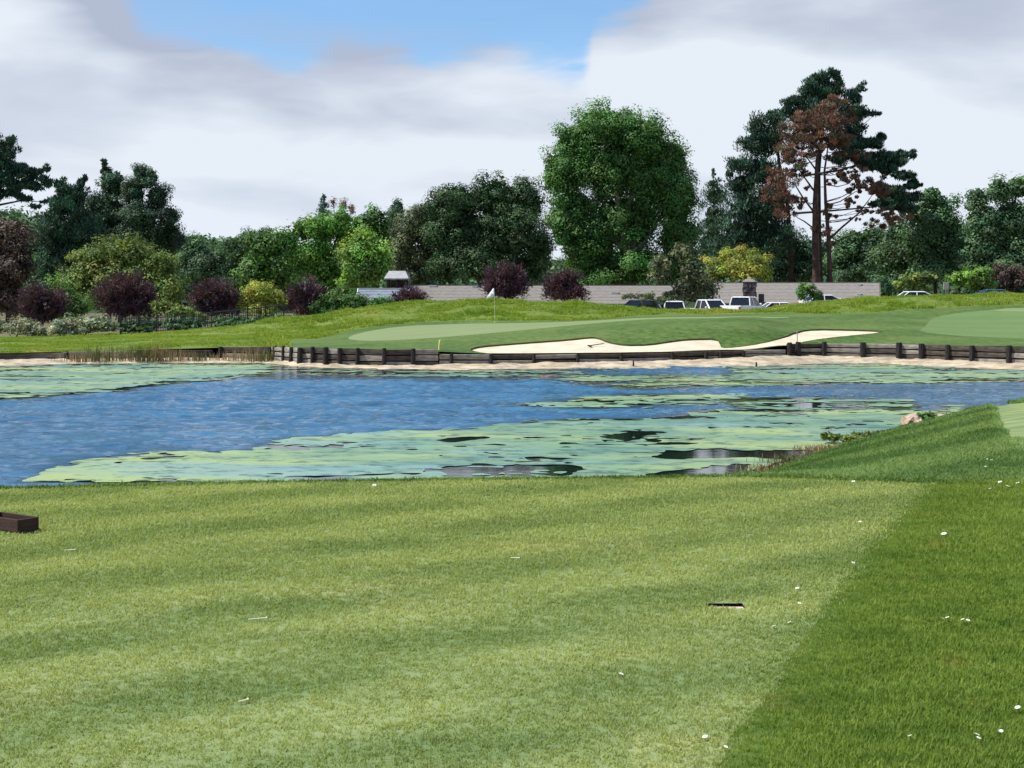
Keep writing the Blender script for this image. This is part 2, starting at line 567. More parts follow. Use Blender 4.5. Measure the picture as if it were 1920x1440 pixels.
def water_mat():
    m, w = new_mat('pond_surface')
    pos = w.n('ShaderNodeNewGeometry').outputs['Position']
    calm = w.n('ShaderNodeAttribute', attribute_name='calm').outputs['Fac']
    n1 = w.noise(w.mapping(pos, rot=(0, 0, 0.12), scale=(1.5, 2.6, 1)), 1.0, 6, 0.62)
    n2 = w.noise(w.mapping(pos, rot=(0, 0, -0.2), scale=(0.16, 0.55, 1)), 1.0, 3, 0.5)
    n3 = w.noise(w.mapping(pos, rot=(0, 0, 0.05), scale=(0.05, 0.16, 1)), 1.0, 3, 0.5)
    amp = w.math('MULTIPLY', w.math('SUBTRACT', 1.0, calm), w.ss(n3, 0.25, 0.7, 0.65, 1.1))
    h = w.math('MULTIPLY', w.math('MULTIPLY_ADD', n2, 0.8, n1), amp)
    bp = w.n('ShaderNodeBump', ins={'Height': h, 'Strength': 1.0, 'Distance': 0.12})
    body = w.mix(w.ss(n2, 0.3, 0.7), (0.024, 0.088, 0.165), (0.045, 0.140, 0.235))
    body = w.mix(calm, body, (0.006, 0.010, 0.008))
    p = w.n('ShaderNodeBsdfPrincipled', ins={'Base Color': body, 'Roughness': 0.05, 'IOR': 1.33})
    p.inputs['Specular IOR Level'].default_value = 0.5
    w.t.links.new(bp.outputs[0], p.inputs['Normal'])
    finish(w, p.outputs[0])
    MATS['pond_surface'] = m


water_mat()


def algae_mat():
    m, w = new_mat('algae')
    pos = w.n('ShaderNodeNewGeometry').outputs['Position']
    st = w.mapping(pos, rot=(0, 0, 0.06), scale=(0.55, 1.3, 1))
    n1 = w.noise(st, 0.8, 6, 0.65)
    n2 = w.noise(w.mapping(pos, loc=(4, 9, 0), scale=(0.9, 1.5, 1)), 1.7, 6, 0.75)
    n3 = w.noise(w.mapping(pos, loc=(14, 3, 0), scale=(0.18, 0.5, 1)), 0.5, 4, 0.6)
    c = w.mix(w.ss(n1, 0.36, 0.62), (0.100, 0.205, 0.150), (0.200, 0.315, 0.150))
    c = w.mix(w.ss(n3, 0.44, 0.64), c, (0.33, 0.41, 0.135))
    n4 = w.noise(w.mapping(pos, loc=(31, 7, 0), scale=(0.16, 0.7, 1)), 0.7, 5, 0.65)
    c = w.mix(w.math('MULTIPLY', w.ss(n4, 0.50, 0.64), 0.75), c, (0.20, 0.33, 0.31))  # bluish streaks: thin translucent mats, and their pale sky sheen painted into the colour
    c = w.mix(w.math('MULTIPLY', w.ss(n2, 0.50, 0.62), 0.85), c, (0.045, 0.10, 0.075))
    c = w.mix(w.math('MULTIPLY', w.ss(n2, 0.45, 0.30), 0.7), c, (0.27, 0.39, 0.27))
    p = w.n('ShaderNodeBsdfPrincipled', ins={'Base Color': c, 'Roughness': 0.36})
    p.inputs['Specular IOR Level'].default_value = 0.4
    bp = w.n('ShaderNodeBump', ins={'Height': n2, 'Strength': 0.8, 'Distance': 0.06})
    w.t.links.new(bp.outputs[0], p.inputs['Normal'])
    finish(w, p.outputs[0])
    MATS['algae'] = m


algae_mat()

# ------------------------------------------------------------------ terrain functions
# far shore: rows (photo) of the wall foot, the wall top line and stations behind it, by column
WPX = [-400, 0, 130, 300, 420, 500, 515, 560, 640, 720, 822, 1000, 1150, 1300, 1470, 1560, 1700, 1800, 1920, 2350]
WY = [74.5, 74, 76, 77, 77, 76.3, 75.7, 72.8, 71.5, 70.8, 71, 71.5, 72.3, 74, 76.5, 77.2, 75.6, 73.2, 71, 66]
SPX = [-400, 0, 130, 300, 420, 510, 560, 640, 720, 850, 1000, 1150, 1300, 1400, 1500, 1560, 1650, 1750, 1850, 1920, 2350]
SPY = [690, 686, 682, 680, 680, 681, 687, 690, 692, 693, 691, 690, 689, 687, 683, 680.5, 681, 687, 691, 693, 706]
BPX = [-400, 0, 130, 410, 510, 560, 600, 690, 790, 830, 1000, 1150, 1300, 1470, 1560, 1700, 1800, 1920, 2350]
BPY = [676, 673, 671, 669, 672, 677, 680, 684, 684, 682, 679, 676, 673, 664, 665, 670, 675, 680, 692]


def wallY(px): return np.interp(px, WPX, WY)
def shoreY(px): return F * (EYE - WATER) / (np.interp(px, SPX, SPY) - HOR)
def footZ(px): return PZ(np.interp(px, BPX, BPY), wallY(px))


ST = [79.0, 86.0, 92.0, 97.0, 102.0]
TAB = {   # column: row at the wall line, rows at the stations
    -400: (664, 657, 650, 643, 640, 637), 0: (662, 655, 648, 641, 638, 635), 200: (658, 652, 645, 638, 633, 628), 400: (652, 646, 639, 632, 626, 617),
    500: (650, 645, 637, 628, 618, 605), 600: (652, 645, 637, 626, 611, 591), 700: (655, 640, 628, 613, 597, 577),
    800: (658, 638, 621, 608, 590, 568), 925: (663, 630, 610, 601, 583, 565), 1100: (662, 621, 604, 598.5, 585, 570),
    1250: (660, 614, 597, 594, 590, 584), 1400: (656, 611, 594, 592, 589, 583), 1500: (648, 626, 605, 593, 584, 573),
    1650: (645, 630, 606, 593, 579, 561), 1750: (647, 632, 612, 598, 578, 556), 1920: (650, 637, 617, 600, 576, 553),
    2350: (655, 640, 617, 600, 574, 550)}
# heights behind the ridge (stations 112, 124, 150, 165, 220)
BK_PX = [-400, 0, 300, 600, 800, 1100, 1400, 1550, 1725, 1900, 2350]
BK = {106: None,
      112: [-1.9, -1.8, -1.5, -1.0, -0.6, -0.6, -0.8, -0.5, 0.2, 0.4, 0.6],
      124: [-2.0, -1.9, -1.6, -1.2, -1.05, -1.05, -1.0, -0.7, 0.0, 0.3, 0.5],
      150: [-2.2, -2.2, -2.2, -2.2, -2.2, -2.2, -2.2, -1.9, -1.0, -0.6, -0.3],
      165: [-2.4] * 8 + [-1.6, -1.2, -0.8], 240: [-2.4] * 11, 400: [-2.4] * 11}
GPX = np.arange(-400, 2351, 10.0)
GY = np.arange(64, 401, 0.5)


def make_far_table():
    cols = []
    keys = sorted(TAB)
    for k in keys:
        r = TAB[k]
        yk = [60.0, float(wallY(k))] + ST
        zw = PZ(r[0], wallY(k))
        zk = [zw - 0.05, zw] + [PZ(p, y) for p, y in zip(r[1:], ST)]
        zr = zk[-1]
        for y in (112, 124, 150, 165, 240, 400):
            yk.append(y)
            zk.append(float(np.interp(k, BK_PX, BK[y])))
        yk.insert(7, 105.0)
        zk.insert(7, zr - 0.05 if zr > zk[7] else zr + 0.02)
        cols.append(pchip(yk, zk, GY))
    cols = np.array(cols)
    T = np.empty((len(GPX), len(GY)))
    for j in range(len(GY)):
        T[:, j] = pchip(keys, cols[:, j], GPX)
    return T


FT = make_far_table()


def farZ(px, Y, detail=True):
    px = np.asarray(px, float); Y = np.asarray(Y, float)
    i = np.clip((px - GPX[0]) / 10.0, 0, len(GPX) - 1.001)
    j = np.clip((Y - GY[0]) / 0.5, 0, len(GY) - 1.001)
    i0, j0 = i.astype(int), j.astype(int)
    fi, fj = i - i0, j - j0
    z = (FT[i0, j0] * (1 - fi) * (1 - fj) + FT[i0 + 1, j0] * fi * (1 - fj) + FT[i0, j0 + 1] * (1 - fi) * fj + FT[i0 + 1, j0 + 1] * fi * fj)
    if detail:
        X = (px - 960) * Y / F
        z = z + 0.10 * fbm(X / 6.0, Y / 6.0, 5, 3) * sstep(Y, 92, 98)
    return z


def far_ground(X, Y):
    return float(farZ(np.array(960 + F * X / Y), np.array(Y)))


def py2Y(px, py, y0=None, y1=106):
    y0 = float(wallY(px)) if y0 is None else y0
    ys = np.arange(y0, y1, 0.1)
    rows = HOR + F * (EYE - farZ(np.full_like(ys, px), ys, False)) / ys
    rows = np.minimum.accumulate(rows)
    return float(np.interp(-py, -rows, ys))


# near bank: plateau, then falls to the waterline
NPX = [-2600, -1200, -400, 300, 900, 1250, 1400, 1440, 1500, 1560, 1640, 1700, 1770, 1860, 1920, 2300, 3200]
NYW = [17, 19, 21, 22, 23.5, 26, 28.2, 29.3, 31.2, 33.6, 36.6, 39.2, 42.0, 46.4, 48.5, 60, 80]
EPX = [-3000, -400, 0, 480, 960, 1400, 1560, 1740, 1920, 3000]
EPY = [925, 921, 917, 906, 899, 894, 899, 906, 908, 912]     # far rim of the plateau


def rimY(px): return F * EYE / (np.interp(px, EPX, EPY) - HOR)
def nearshoreY(px): return np.interp(px, NPX, NYW)


def nearZ(X, Y):
    X = np.asarray(X, float); Y = np.asarray(Y, float)
    px = 960 + F * X / np.maximum(Y, 0.5)
    px = np.where(Y < 3, 960 + F * X / 3.0, px)
    r = rimY(px)
    t = (Y - r) / (nearshoreY(px) - r)
    left = sstep(px, 1500, 1250)
    prof = np.clip(t, 0, 1.6)
    prof = prof * (1 - left) + left * (1.0 - (1 - np.clip(prof, 0, 1)) ** 1.6 + np.maximum(prof - 1, 0))
    z = WATER * prof
    z = z + 0.012 * fbm(X / 1.7, Y / 1.7, 3, 3) * np.clip(t * 8, 0.25, 3)
    return np.where(Y < r, 0.006 * fbm(X / 1.7, Y / 1.7, 3, 3), z)


def near_hit(px, py):
    """world point of a photo pixel on the near ground"""
    ys = np.arange(3.5, 60, 0.02)
    rows = HOR + F * (EYE - nearZ((px - 960) * ys / F, ys)) / ys
    k = int(np.argmax(rows <= py))
    y = float(ys[k])
    x = (px - 960) * y / F
    return Vector((x, y, float(nearZ(x, y))))


def flat_pt(px, py, z=0.0):
    y = F * (EYE - z) / (py - HOR)
    return (PX(px, y), y)


def densify(poly, step, closed=True):
    out = []
    n = len(poly)
    for i in range(n if closed else n - 1):
        a = np.array(poly[i], float); b = np.array(poly[(i + 1) % n], float)
        k = max(1, int(np.linalg.norm(b - a) / step))
        for j in range(k):
            out.append(tuple(a + (b - a) * j / k))
    if not closed:
        out.append(tuple(poly[-1]))
    return out


def smooth_poly(poly, it=2, closed=True):
    p = [np.array(q, float) for q in poly]
    for _ in range(it):
        q = []
        n = len(p)
        rng = range(n) if closed else range(n - 1)
        if not closed: q.append(p[0])
        for i in rng:
            a, b = p[i], p[(i + 1) % n]
            q += [a * 0.75 + b * 0.25, a * 0.25 + b * 0.75]
        if not closed: q.append(p[-1])
        p = q
    return [tuple(v) for v in p]


def zone_meshes(points, loops, tmin=1e-5):
    """constrained triangulation of points with closed loops of edges; returns verts (n,2), tris (m,3)"""
    vs = [Vector(p) for p in points]
    es = []
    for lp in loops:
        b = len(vs)
        vs += [Vector(p) for p in lp]
        es += [(b + i, b + (i + 1) % len(lp)) for i in range(len(lp))]
    r = delaunay_2d_cdt(vs, es, [], 0, tmin)
    V = np.array([(v[0], v[1]) for v in r[0]])
    T = np.array([f for f in r[2] if len(f) == 3])
    a, b, c = V[T[:, 0]], V[T[:, 1]], V[T[:, 2]]
    ar = (b[:, 0] - a[:, 0]) * (c[:, 1] - a[:, 1]) - (b[:, 1] - a[:, 1]) * (c[:, 0] - a[:, 0])
    T = np.where((ar < 0)[:, None], T[:, ::-1], T)
    return V, T[np.abs(ar) > 1e-9]


def submesh(name, V3, T, mask, mat, parent=None, kind='structure', smooth=True):
    t = T[mask]
    used, inv = np.unique(t, return_inverse=True)
    me = np_mesh(name, V3[used], inv.reshape(-1, 3), smooth=smooth)
    o = link(name, me, parent, MATS[mat])
    o['kind'] = kind
    return o


# ------------------------------------------------------------------ NEAR GROUND
TEE_PX = [(-700, 921), (0, 918), (480, 907), (960, 900), (1200, 897), (1400, 896.5), (1560, 901), (1740, 909), (1690, 960), (1640, 1010),
          (1580, 1090), (1500, 1205), (1430, 1310), (1340, 1440)]
tee_poly = [flat_pt(*p) for p in TEE_PX]
tee_poly += [(0.35, 4.0), (-0.6, 0.5), (-1.4, -3.0), (-14, -3.0), (-16, 6.0)]
tee_poly = [tee_poly[0]] + smooth_poly(tee_poly[1:8], 1, False) + smooth_poly(tee_poly[8:15], 2, False) + tee_poly[15:]
_d = densify(tee_poly, 0.16)
tee_poly = [(x_ + 0.045 * float(fbm(np.array(x_ * 2.6), np.array(y_ * 2.6), 77, 3)), y_ + 0.03 * float(fbm(np.array(x_ * 2.6), np.array(y_ * 2.6), 78, 3))) for x_, y_ in _d]
slot_c = flat_pt(1360.5, 1136)
SL_W, SL_D, SL_H = 0.188, 0.120, 0.024
slot = [(slot_c[0] - SL_W / 2, slot_c[1] - SL_D / 2), (slot_c[0] + SL_W / 2, slot_c[1] - SL_D / 2),
        (slot_c[0] + SL_W / 2, slot_c[1] + SL_D / 2), (slot_c[0] - SL_W / 2, slot_c[1] + SL_D / 2)]
nt_px = [(1858, 762), (1866, 790), (1888, 825), (1925, 862), (2050, 900), (2600, 900), (2600, 745), (2000, 748)]
nexttee = [tuple(near_hit(*p))[:2] for p in nt_px]

pts = []
for y in np.arange(-3, 84, 0.6):
    st = 0.6 if y < 14 else 1.0
    for x in np.arange(-30, 46, st):
        pts.append((x + RNG.uniform(-.1, .1), y + RNG.uniform(-.1, .1)))
rim_loop = [(PX(p, float(rimY(p))), float(rimY(p))) for p in np.arange(-500, 2200, 15)]
rim_loop2 = [(PX(p, float(rimY(p)) + .25), float(rimY(p)) + .25) for p in np.arange(-500, 2200, 15)]
pts = np.array(pts)
pp = 960 + F * pts[:, 0] / np.maximum(pts[:, 1], 3)
keep = (pts[:, 1] < nearshoreY(pp) + 4)
keep &= np.abs(sdist(pts[:, 0], pts[:, 1], tee_poly)) > 0.12
keep &= sdist(pts[:, 0], pts[:, 1], slot) < -0.15
pts = [tuple(p) for p in pts[keep]]
pts += [p for p in rim_loop + rim_loop2 if abs(float(sdist(np.array(p[0]), np.array(p[1]), tee_poly))) > 0.1]
loops = [densify(tee_poly, 0.35), slot, densify(nexttee, 0.8)]
V2, T = zone_meshes(pts, loops)
C = V2[T].mean(1)
z = nearZ(V2[:, 0], V2[:, 1])
in_tee0 = sdist(V2[:, 0], V2[:, 1], slot) > -0.02
z = np.where(in_tee0, 0.0, z)
V3 = np.column_stack([V2, z])
cpx = 960 + F * C[:, 0] / np.maximum(C[:, 1], 3)
ok = C[:, 1] < nearshoreY(cpx) + 3.5
i_slot = inside(C[:, 0], C[:, 1], slot)
i_tee = inside(C[:, 0], C[:, 1], tee_poly) & ~i_slot
i_next = inside(C[:, 0], C[:, 1], nexttee)
i_slope = (C[:, 1] > rimY(cpx) - 0.15) & ~i_tee & ~i_next & ~i_slot
i_rough = ~i_tee & ~i_next & ~i_slope & ~i_slot
submesh('tee_lawn', V3, T, ok & i_tee, 'tee_turf')
submesh('rough_ground', V3, T, ok & i_rough, 'rough_turf')
submesh('bank_slope_ground', V3, T, ok & i_slope, 'slope_turf')
submesh('fairway_ground', V3, T, ok & i_next, 'tee_turf')

# sunken marker in the tee
mk = thing('sunken_tee_marker', 'narrow tan stone plate sunk in a dark slot in the tee turf', 'tee marker', (slot_c[0], slot_c[1], 0))
b = MB()
for (p, q) in ((0, 1), (1, 2), (2, 3), (3, 0)):
    a_, b_ = slot[p], slot[q]
    b.add([(a_[0] - slot_c[0], a_[1] - slot_c[1], -SL_H - .01), (b_[0] - slot_c[0], b_[1] - slot_c[1], -SL_H - .01),
           (b_[0] - slot_c[0], b_[1] - slot_c[1], 0.0), (a_[0] - slot_c[0], a_[1] - slot_c[1], 0.0)], [(0, 1, 2, 3)])
b.add([(s[0] - slot_c[0], s[1] - slot_c[1], -SL_H - 0.01) for s in slot], [(0, 1, 2, 3)])
b.build('soil_pit', MATS['pit_soil'], mk)
MB().box((0.0, -SL_D / 2 + 0.031, -0.012), (SL_W - 0.012, 0.056, 0.018)).build('plate', MATS['marker_stone'], mk, bevel=0.003)


# ------------------------------------------------------------------ grass tufts (stuff) by geometry nodes
def tuft_mesh(name, n, h, wd, spread, lean, seed, seg=2):
    r = np.random.default_rng(seed)
    V, Fq = [], []
    for i in range(n):
        a = r.uniform(0, 2 * math.pi)
        d = spread * math.sqrt(r.uniform(0, 1))
        x0, y0 = d * math.cos(a), d * math.sin(a)
        ta = r.uniform(0, 2 * math.pi)
        hh = h * r.uniform(0.55, 1.15)
        ln = lean * r.uniform(0.2, 1.3) * hh
        ux, uy = math.cos(ta), math.sin(ta)
        sx, sy = -uy, ux
        ww = wd * r.uniform(0.7, 1.3)
        b = len(V)
        mx, my, mz = x0 + ux * ln * 0.35, y0 + uy * ln * 0.35, hh * 0.62
        V += [(x0 - sx * ww / 2, y0 - sy * ww / 2, -0.1 * h), (x0 + sx * ww / 2, y0 + sy * ww / 2, -0.1 * h),
              (mx + sx * ww * .4, my + sy * ww * .4, mz), (mx - sx * ww * .4, my - sy * ww * .4, mz),
              (x0 + ux * ln, y0 + uy * ln, hh)]
        Fq += [(b, b + 1, b + 2), (b, b + 2, b + 3), (b + 3, b + 2, b + 4)]
    return np_mesh(name, np.array(V), np.array(Fq))


def scatter(name, P, scale, tufts, mat, label=None, rotz=None, nrm=None):
    """one stuff object: points that carry grass tufts"""
    n = len(P)
    me = bpy.data.meshes.new(name)
    me.vertices.add(n)
    me.vertices.foreach_set('co', np.asarray(P, np.float32).ravel())
    rot = np.zeros((n, 3), np.float32)
    rot[:, 2] = RNG.uniform(0, 2 * np.pi, n)
    rot[:, 0] = RNG.normal(0, 0.12, n)
    rot[:, 1] = RNG.normal(0, 0.12, n)
    for an, ty, ar in (('rot', 'FLOAT_VECTOR', rot), ('scl', 'FLOAT', np.asarray(scale, np.float32)), ('idx', 'INT', RNG.integers(0, len(tufts), n).astype(np.int32))):
        a = me.attributes.new(an, ty, 'POINT')
        a.data.foreach_set('vector' if ty == 'FLOAT_VECTOR' else 'value', ar.ravel())
    o = link(name, me)
    ng = bpy.data.node_groups.new(name + '_nodes', 'GeometryNodeTree')
    ng.interface.new_socket('Geometry', in_out='INPUT', socket_type='NodeSocketGeometry')
    ng.interface.new_socket('Geometry', in_out='OUTPUT', socket_type='NodeSocketGeometry')
    N, L = ng.nodes, ng.links
    gi, go = N.new('NodeGroupInput'), N.new('NodeGroupOutput')
    ip = N.new('GeometryNodeInstanceOnPoints')
    ip.inputs['Pick Instance'].default_value = True
    gti = N.new('GeometryNodeGeometryToInstance')
    for t in tufts:
        oi = N.new('GeometryNodeObjectInfo')
        oi.inputs['Object'].default_value = t
        oi.inputs['As Instance'].default_value = True
        L.new(oi.outputs['Geometry'], gti.inputs[0])
    jn = N.new('GeometryNodeJoinGeometry')
    N.remove(gti)
    for nd in [q for q in N if q.bl_idname == 'GeometryNodeObjectInfo']:
        L.new(nd.outputs['Geometry'], jn.inputs[0])
    def attr(nm, ty):
        a = N.new('GeometryNodeInputNamedAttribute')
        a.data_type = ty
        a.inputs['Name'].default_value = nm
        return a.outputs[0]
    e2r = N.new('FunctionNodeEulerToRotation')
    L.new(attr('rot', 'FLOAT_VECTOR'), e2r.inputs[0])
    L.new(gi.outputs[0], ip.inputs['Points'])
    L.new(jn.outputs[0], ip.inputs['Instance'])
    L.new(e2r.outputs[0], ip.inputs['Rotation'])
    L.new(attr('scl', 'FLOAT'), ip.inputs['Scale'])
    L.new(attr('idx', 'INT'), ip.inputs['Instance Index'])
    L.new(ip.outputs[0], go.inputs[0])
    md = o.modifiers.new('grass', 'NODES')
    md.node_group = ng
    return tag(o, label, None, None, 'stuff')


def tufts(base, mat, specs):
    out = []
    for i, s in enumerate(specs):
        me = tuft_mesh(base, *s, seed=100 + i + len(base))
        me.materials.append(MATS[mat])
        out.append(bpy.data.objects.new(base, me))
    return out


def rand_in(x0, x1, y0, y1, dens):
    n = int((x1 - x0) * (y1 - y0) * dens)
    return RNG.uniform(x0, x1, n), RNG.uniform(y0, y1, n)


def in_view(X, Y, m=120):
    px = 960 + F * X / Y
    return (px > -m) & (px < 1920 + m)


# tee
tt = tufts('tee_tuft', 'tee_blade', [(9, 0.012, 0.0034, 0.020, 0.9), (9, 0.010, 0.0036, 0.022, 1.2), (8, 0.015, 0.0030, 0.018, 0.8), (9, 0.011, 0.0038, 0.022, 1.4)])
X, Y = rand_in(-5.2, 4.2, 4.4, 12.6, 2600)
k = in_view(X, Y) & (RNG.uniform(0, 1, len(X)) < np.clip(6.5 / Y, 0.45, 1))
sdt = sdist(X, Y, tee_poly)
k &= (sdt > RNG.normal(0.0, 0.05, len(X))) & (sdist(X, Y, slot) < -0.012)
X, Y = X[k], Y[k]
scatter('tee_grass', np.column_stack([X, Y, nearZ(X, Y)]), RNG.uniform(0.7, 1.25, len(X)) * np.clip(Y / 7, 0.9, 1.5), tt, 'tee_blade', 'short mown pale grass of the tee')
# rough beside the tee
rt = tufts('rough_tuft', 'rough_blade', [(13, 0.027, 0.0034, 0.030, 0.8), (13, 0.023, 0.0036, 0.034, 1.1), (12, 0.034, 0.0030, 0.028, 0.8), (13, 0.022, 0.0038, 0.034, 1.5)])
X, Y = rand_in(0.3, 8.5, 3.0, 12.4, 2800)
k = in_view(X, Y, 700) & (RNG.uniform(0, 1, len(X)) < np.clip(6.5 / Y, 0.5, 1))
sdt = sdist(X, Y, tee_poly)
edge_mix = sdt + 0.10 * fbm(X * 3, Y * 3, 8, 3)
px_ = 960 + F * X / Y
k &= (edge_mix + RNG.normal(0, 0.09, len(X)) < 0.05) & (Y < rimY(px_) + .3)
X, Y, sdt = X[k], Y[k], sdt[k]
sc = RNG.uniform(0.6, 1.3, len(X)) * sstep(-sdt, -0.15, 0.5) * 0.6 + 0.40
scatter('rough_grass', np.column_stack([X, Y, nearZ(X, Y)]), sc * np.clip(Y / 8, 0.95, 1.4), rt, 'rough_blade', 'darker longer grass beside the mown tee')
# collar along the far rim and the bank slope
st_ = tufts('bank_tuft', 'slope_blade', [(11, 0.036, 0.009, 0.06, 0.9), (11, 0.030, 0.010, 0.07, 1.2), (10, 0.044, 0.008, 0.06, 0.9)])
px_ = RNG.uniform(-150, 2070, 42000)
Y = rimY(px_) + np.where(RNG.uniform(0, 1, len(px_)) < 0.6, RNG.uniform(-0.05, 0.9, len(px_)), RNG.uniform(0.9, 9.0, len(px_)))
Y = np.where(Y < nearshoreY(px_), Y, rimY(px_) + 0.4)
X = PX(px_, Y)
k = sdist(X, Y, tee_poly) < -0.01
P1 = np.column_stack([X, Y, nearZ(X, Y)])[k]
s1 = RNG.uniform(0.5, 0.95, len(P1))
px_ = RNG.uniform(1380, 2080, 110000)
Y = 12 + 40 * RNG.uniform(0, 1, len(px_)) ** 1.25
X = PX(px_, Y)
k = (Y < nearshoreY(px_) + .2) & (Y > rimY(px_)) & ~inside(X, Y, nexttee)
P2 = np.column_stack([X, Y, nearZ(X, Y)])[k]
s2 = RNG.uniform(0.8, 1.4, len(P2)) * np.clip(P2[:, 1] / 18, 1, 2.4)
scatter('bank_grass', np.vstack([P1, P2]), np.concatenate([s1, s2]), st_, 'slope_blade', 'green bank grass sloping down to the pond')

# ------------------------------------------------------------------ FAR SHORE: bank strip, lawn zones
gp = np.arange(-400, 2351, 6.0)
rowsn = 9
V, Fq = [], []
for i, p in enumerate(gp):
    y0, y1 = float(shoreY(p)) - 2.5, float(wallY(p)) + 0.25
    ys_ = float(shoreY(p))
    zf = float(footZ(p))
    for j in range(rowsn):
        t = j / (rowsn - 1)
        y = y0 + (y1 - y0) * t
        x = PX(p, y)
        if y < ys_:
            zz = WATER - 0.30 * (ys_ - y) / 2.5
        else:
            u = (y - ys_) / max(y1 - ys_, .1)
            zz = WATER + (zf - WATER) * u ** 0.75
        zz += 0.07 * float(fbm(x * 0.9, y * 1.3, 21, 4)) * (0.5 if y < ys_ else 1.0)
        V.append((x, y, zz))
for i in range(len(gp) - 1):
    for j in range(rowsn - 1):
        a = i * rowsn + j
        Fq.append((a, a + rowsn, a + rowsn + 1, a + 1))
o = link('shore_bank_ground', np_mesh('shore_bank_ground', V, Fq, smooth=True), None, MATS['shore_soil'])
o['kind'] = 'structure'

UX = 25.0       # columns are squeezed so triangles come out well shaped


def far_poly(poly_px, it=1):
    q = smooth_poly(poly_px, it) if it else poly_px
    out = []
    for p, r in q:
        out.append((p / UX, max(py2Y(p, r), float(wallY(p)) + 0.12)))
    return densify(out, 0.5)


Z_GREEN = far_poly([(648, 635), (665, 627), (700, 619), (760, 611), (850, 607.5), (950, 606), (1050, 604), (1130, 600), (1200, 596), (1300, 594.3), (1480, 593.6),
                    (1480, 595.6), (1300, 596.6), (1225, 598), (1150, 603), (1060, 611), (980, 619), (900, 626.5), (820, 633), (740, 638), (680, 639.5)])
Z_ROUGH = far_poly([(-390, 650), (-100, 640), (100, 637), (300, 632), (450, 626), (530, 638), (580, 636), (640, 624), (720, 610), (800, 603.5), (900, 601), (1000, 602), (1090, 601),
                    (1160, 595), (1250, 590), (1400, 588), (1480, 586), (1570, 589), (1640, 586), (1700, 580), (1800, 576), (1920, 572), (2340, 570), (2340, 500), (-390, 500)], 0)
Z_SAND1 = far_poly([(878, 655), (900, 649), (950, 645), (1010, 640.5), (1060, 637), (1105, 632), (1122, 633), (1140, 641), (1170, 646.5), (1215, 646), (1260, 639), (1290, 635.5),
                    (1345, 634.5), (1351, 646), (1352, 652), (1380, 651), (1430, 644), (1470, 632), (1500, 620), (1525, 617), (1600, 618), (1656, 620.5), (1650, 624), (1600, 629), (1540, 635),
                    (1495, 643), (1480, 656), (1400, 662), (1200, 666), (1000, 669), (920, 664), (895, 660)], 1)
Z_APRON = far_poly([(1742, 603), (1752, 594), (1800, 586), (1870, 580), (1960, 577), (2330, 577), (2330, 640), (1960, 636), (1880, 633), (1800, 630), (1720, 622), (1735, 612)], 1)
Z_GREEN2 = far_poly([(1845, 583), (1900, 578.5), (1990, 577.5), (2300, 578), (2300, 589), (1960, 586)], 1)
pts = []
for y in np.arange(64, 108, 0.7):
    for p in np.arange(-390, 2345, 14):
        if y > wallY(p) + 0.3:
            pts.append((p / UX + RNG.uniform(-.08, .08), y + RNG.uniform(-.15, .15)))
wall_loop = [(p / UX, float(wallY(p))) for p in np.arange(-400, 2351, 8)]
outer = wall_loop + [(2350 / UX, 108.0)] + [(p / UX, 108.0) for p in np.arange(2340, -400, -14)] + [(-400 / UX, 108.0)]
pa = np.array(pts)
keep = np.ones(len(pa), bool)
for zp in (Z_GREEN, Z_ROUGH, Z_SAND1, Z_APRON, Z_GREEN2):
    keep &= np.abs(sdist(pa[:, 0], pa[:, 1], zp)) > 0.18
pts = [tuple(q) for q in pa[keep]]
V2, T = zone_meshes(pts, [outer, Z_GREEN, Z_ROUGH, Z_SAND1, Z_APRON, Z_GREEN2], 1e-4)
vp = V2[:, 0] * UX
zz = farZ(vp, V2[:, 1])
V3 = np.column_stack([(vp - 960) * V2[:, 1] / F, V2[:, 1], zz])
C = V2[T].mean(1)
ok = inside(C[:, 0], C[:, 1], outer)
i_sand = inside(C[:, 0], C[:, 1], Z_SAND1) & ok
i_grn = inside(C[:, 0], C[:, 1], Z_GREEN) & ok & ~i_sand
i_grn2 = inside(C[:, 0], C[:, 1], Z_GREEN2) & ok
i_apr = inside(C[:, 0], C[:, 1], Z_APRON) & ok & ~i_grn2 & ~i_sand
i_rou = inside(C[:, 0], C[:, 1], Z_ROUGH) & ok & ~i_sand & ~i_grn & ~i_apr & ~i_grn2
left = (C[:, 0] * UX < 545) & ok
i_rou |= left & ~i_grn & ~i_sand
i_frg = ok & ~(i_sand | i_grn | i_grn2 | i_apr | i_rou)
submesh('putting_green_ground', V3, T, i_grn, 'green_turf')
submesh('far_green_ground', V3, T, i_grn2, 'green_turf')
submesh('apron_ground', V3, T, i_apr, 'apron_turf')
submesh('fringe_ground', V3, T, i_frg, 'fringe_turf')
submesh('meadow_ground', V3, T, i_rou, 'meadow_turf')
# sand lies a little below its far lip
sandV = V3.copy()
drop = 0.075 * sstep(V2[:, 1] - wallY(vp), 0.3, 2.6)
sandV[:, 2] -= drop + 0.004
submesh('bunker_sand', sandV, T, i_sand, 'sand')
lp = np.array(Z_SAND1)
lz = farZ(lp[:, 0] * UX, lp[:, 1])
ld_ = 0.075 * sstep(lp[:, 1] - wallY(lp[:, 0] * UX), 0.3, 2.6) + 0.02
lx = (lp[:, 0] * UX - 960) * lp[:, 1] / F
nn = len(lp)
LV = np.vstack([np.column_stack([lx, lp[:, 1], lz + 0.012]), np.column_stack([lx, lp[:, 1], lz - ld_])])
LF = [(i, (i + 1) % nn, nn + (i + 1) % nn, nn + i) for i in range(nn)]
o = link('bunker_lip_ground', np_mesh('bunker_lip_ground', LV, LF), None, MATS['lip_soil'])
o['kind'] = 'structure'


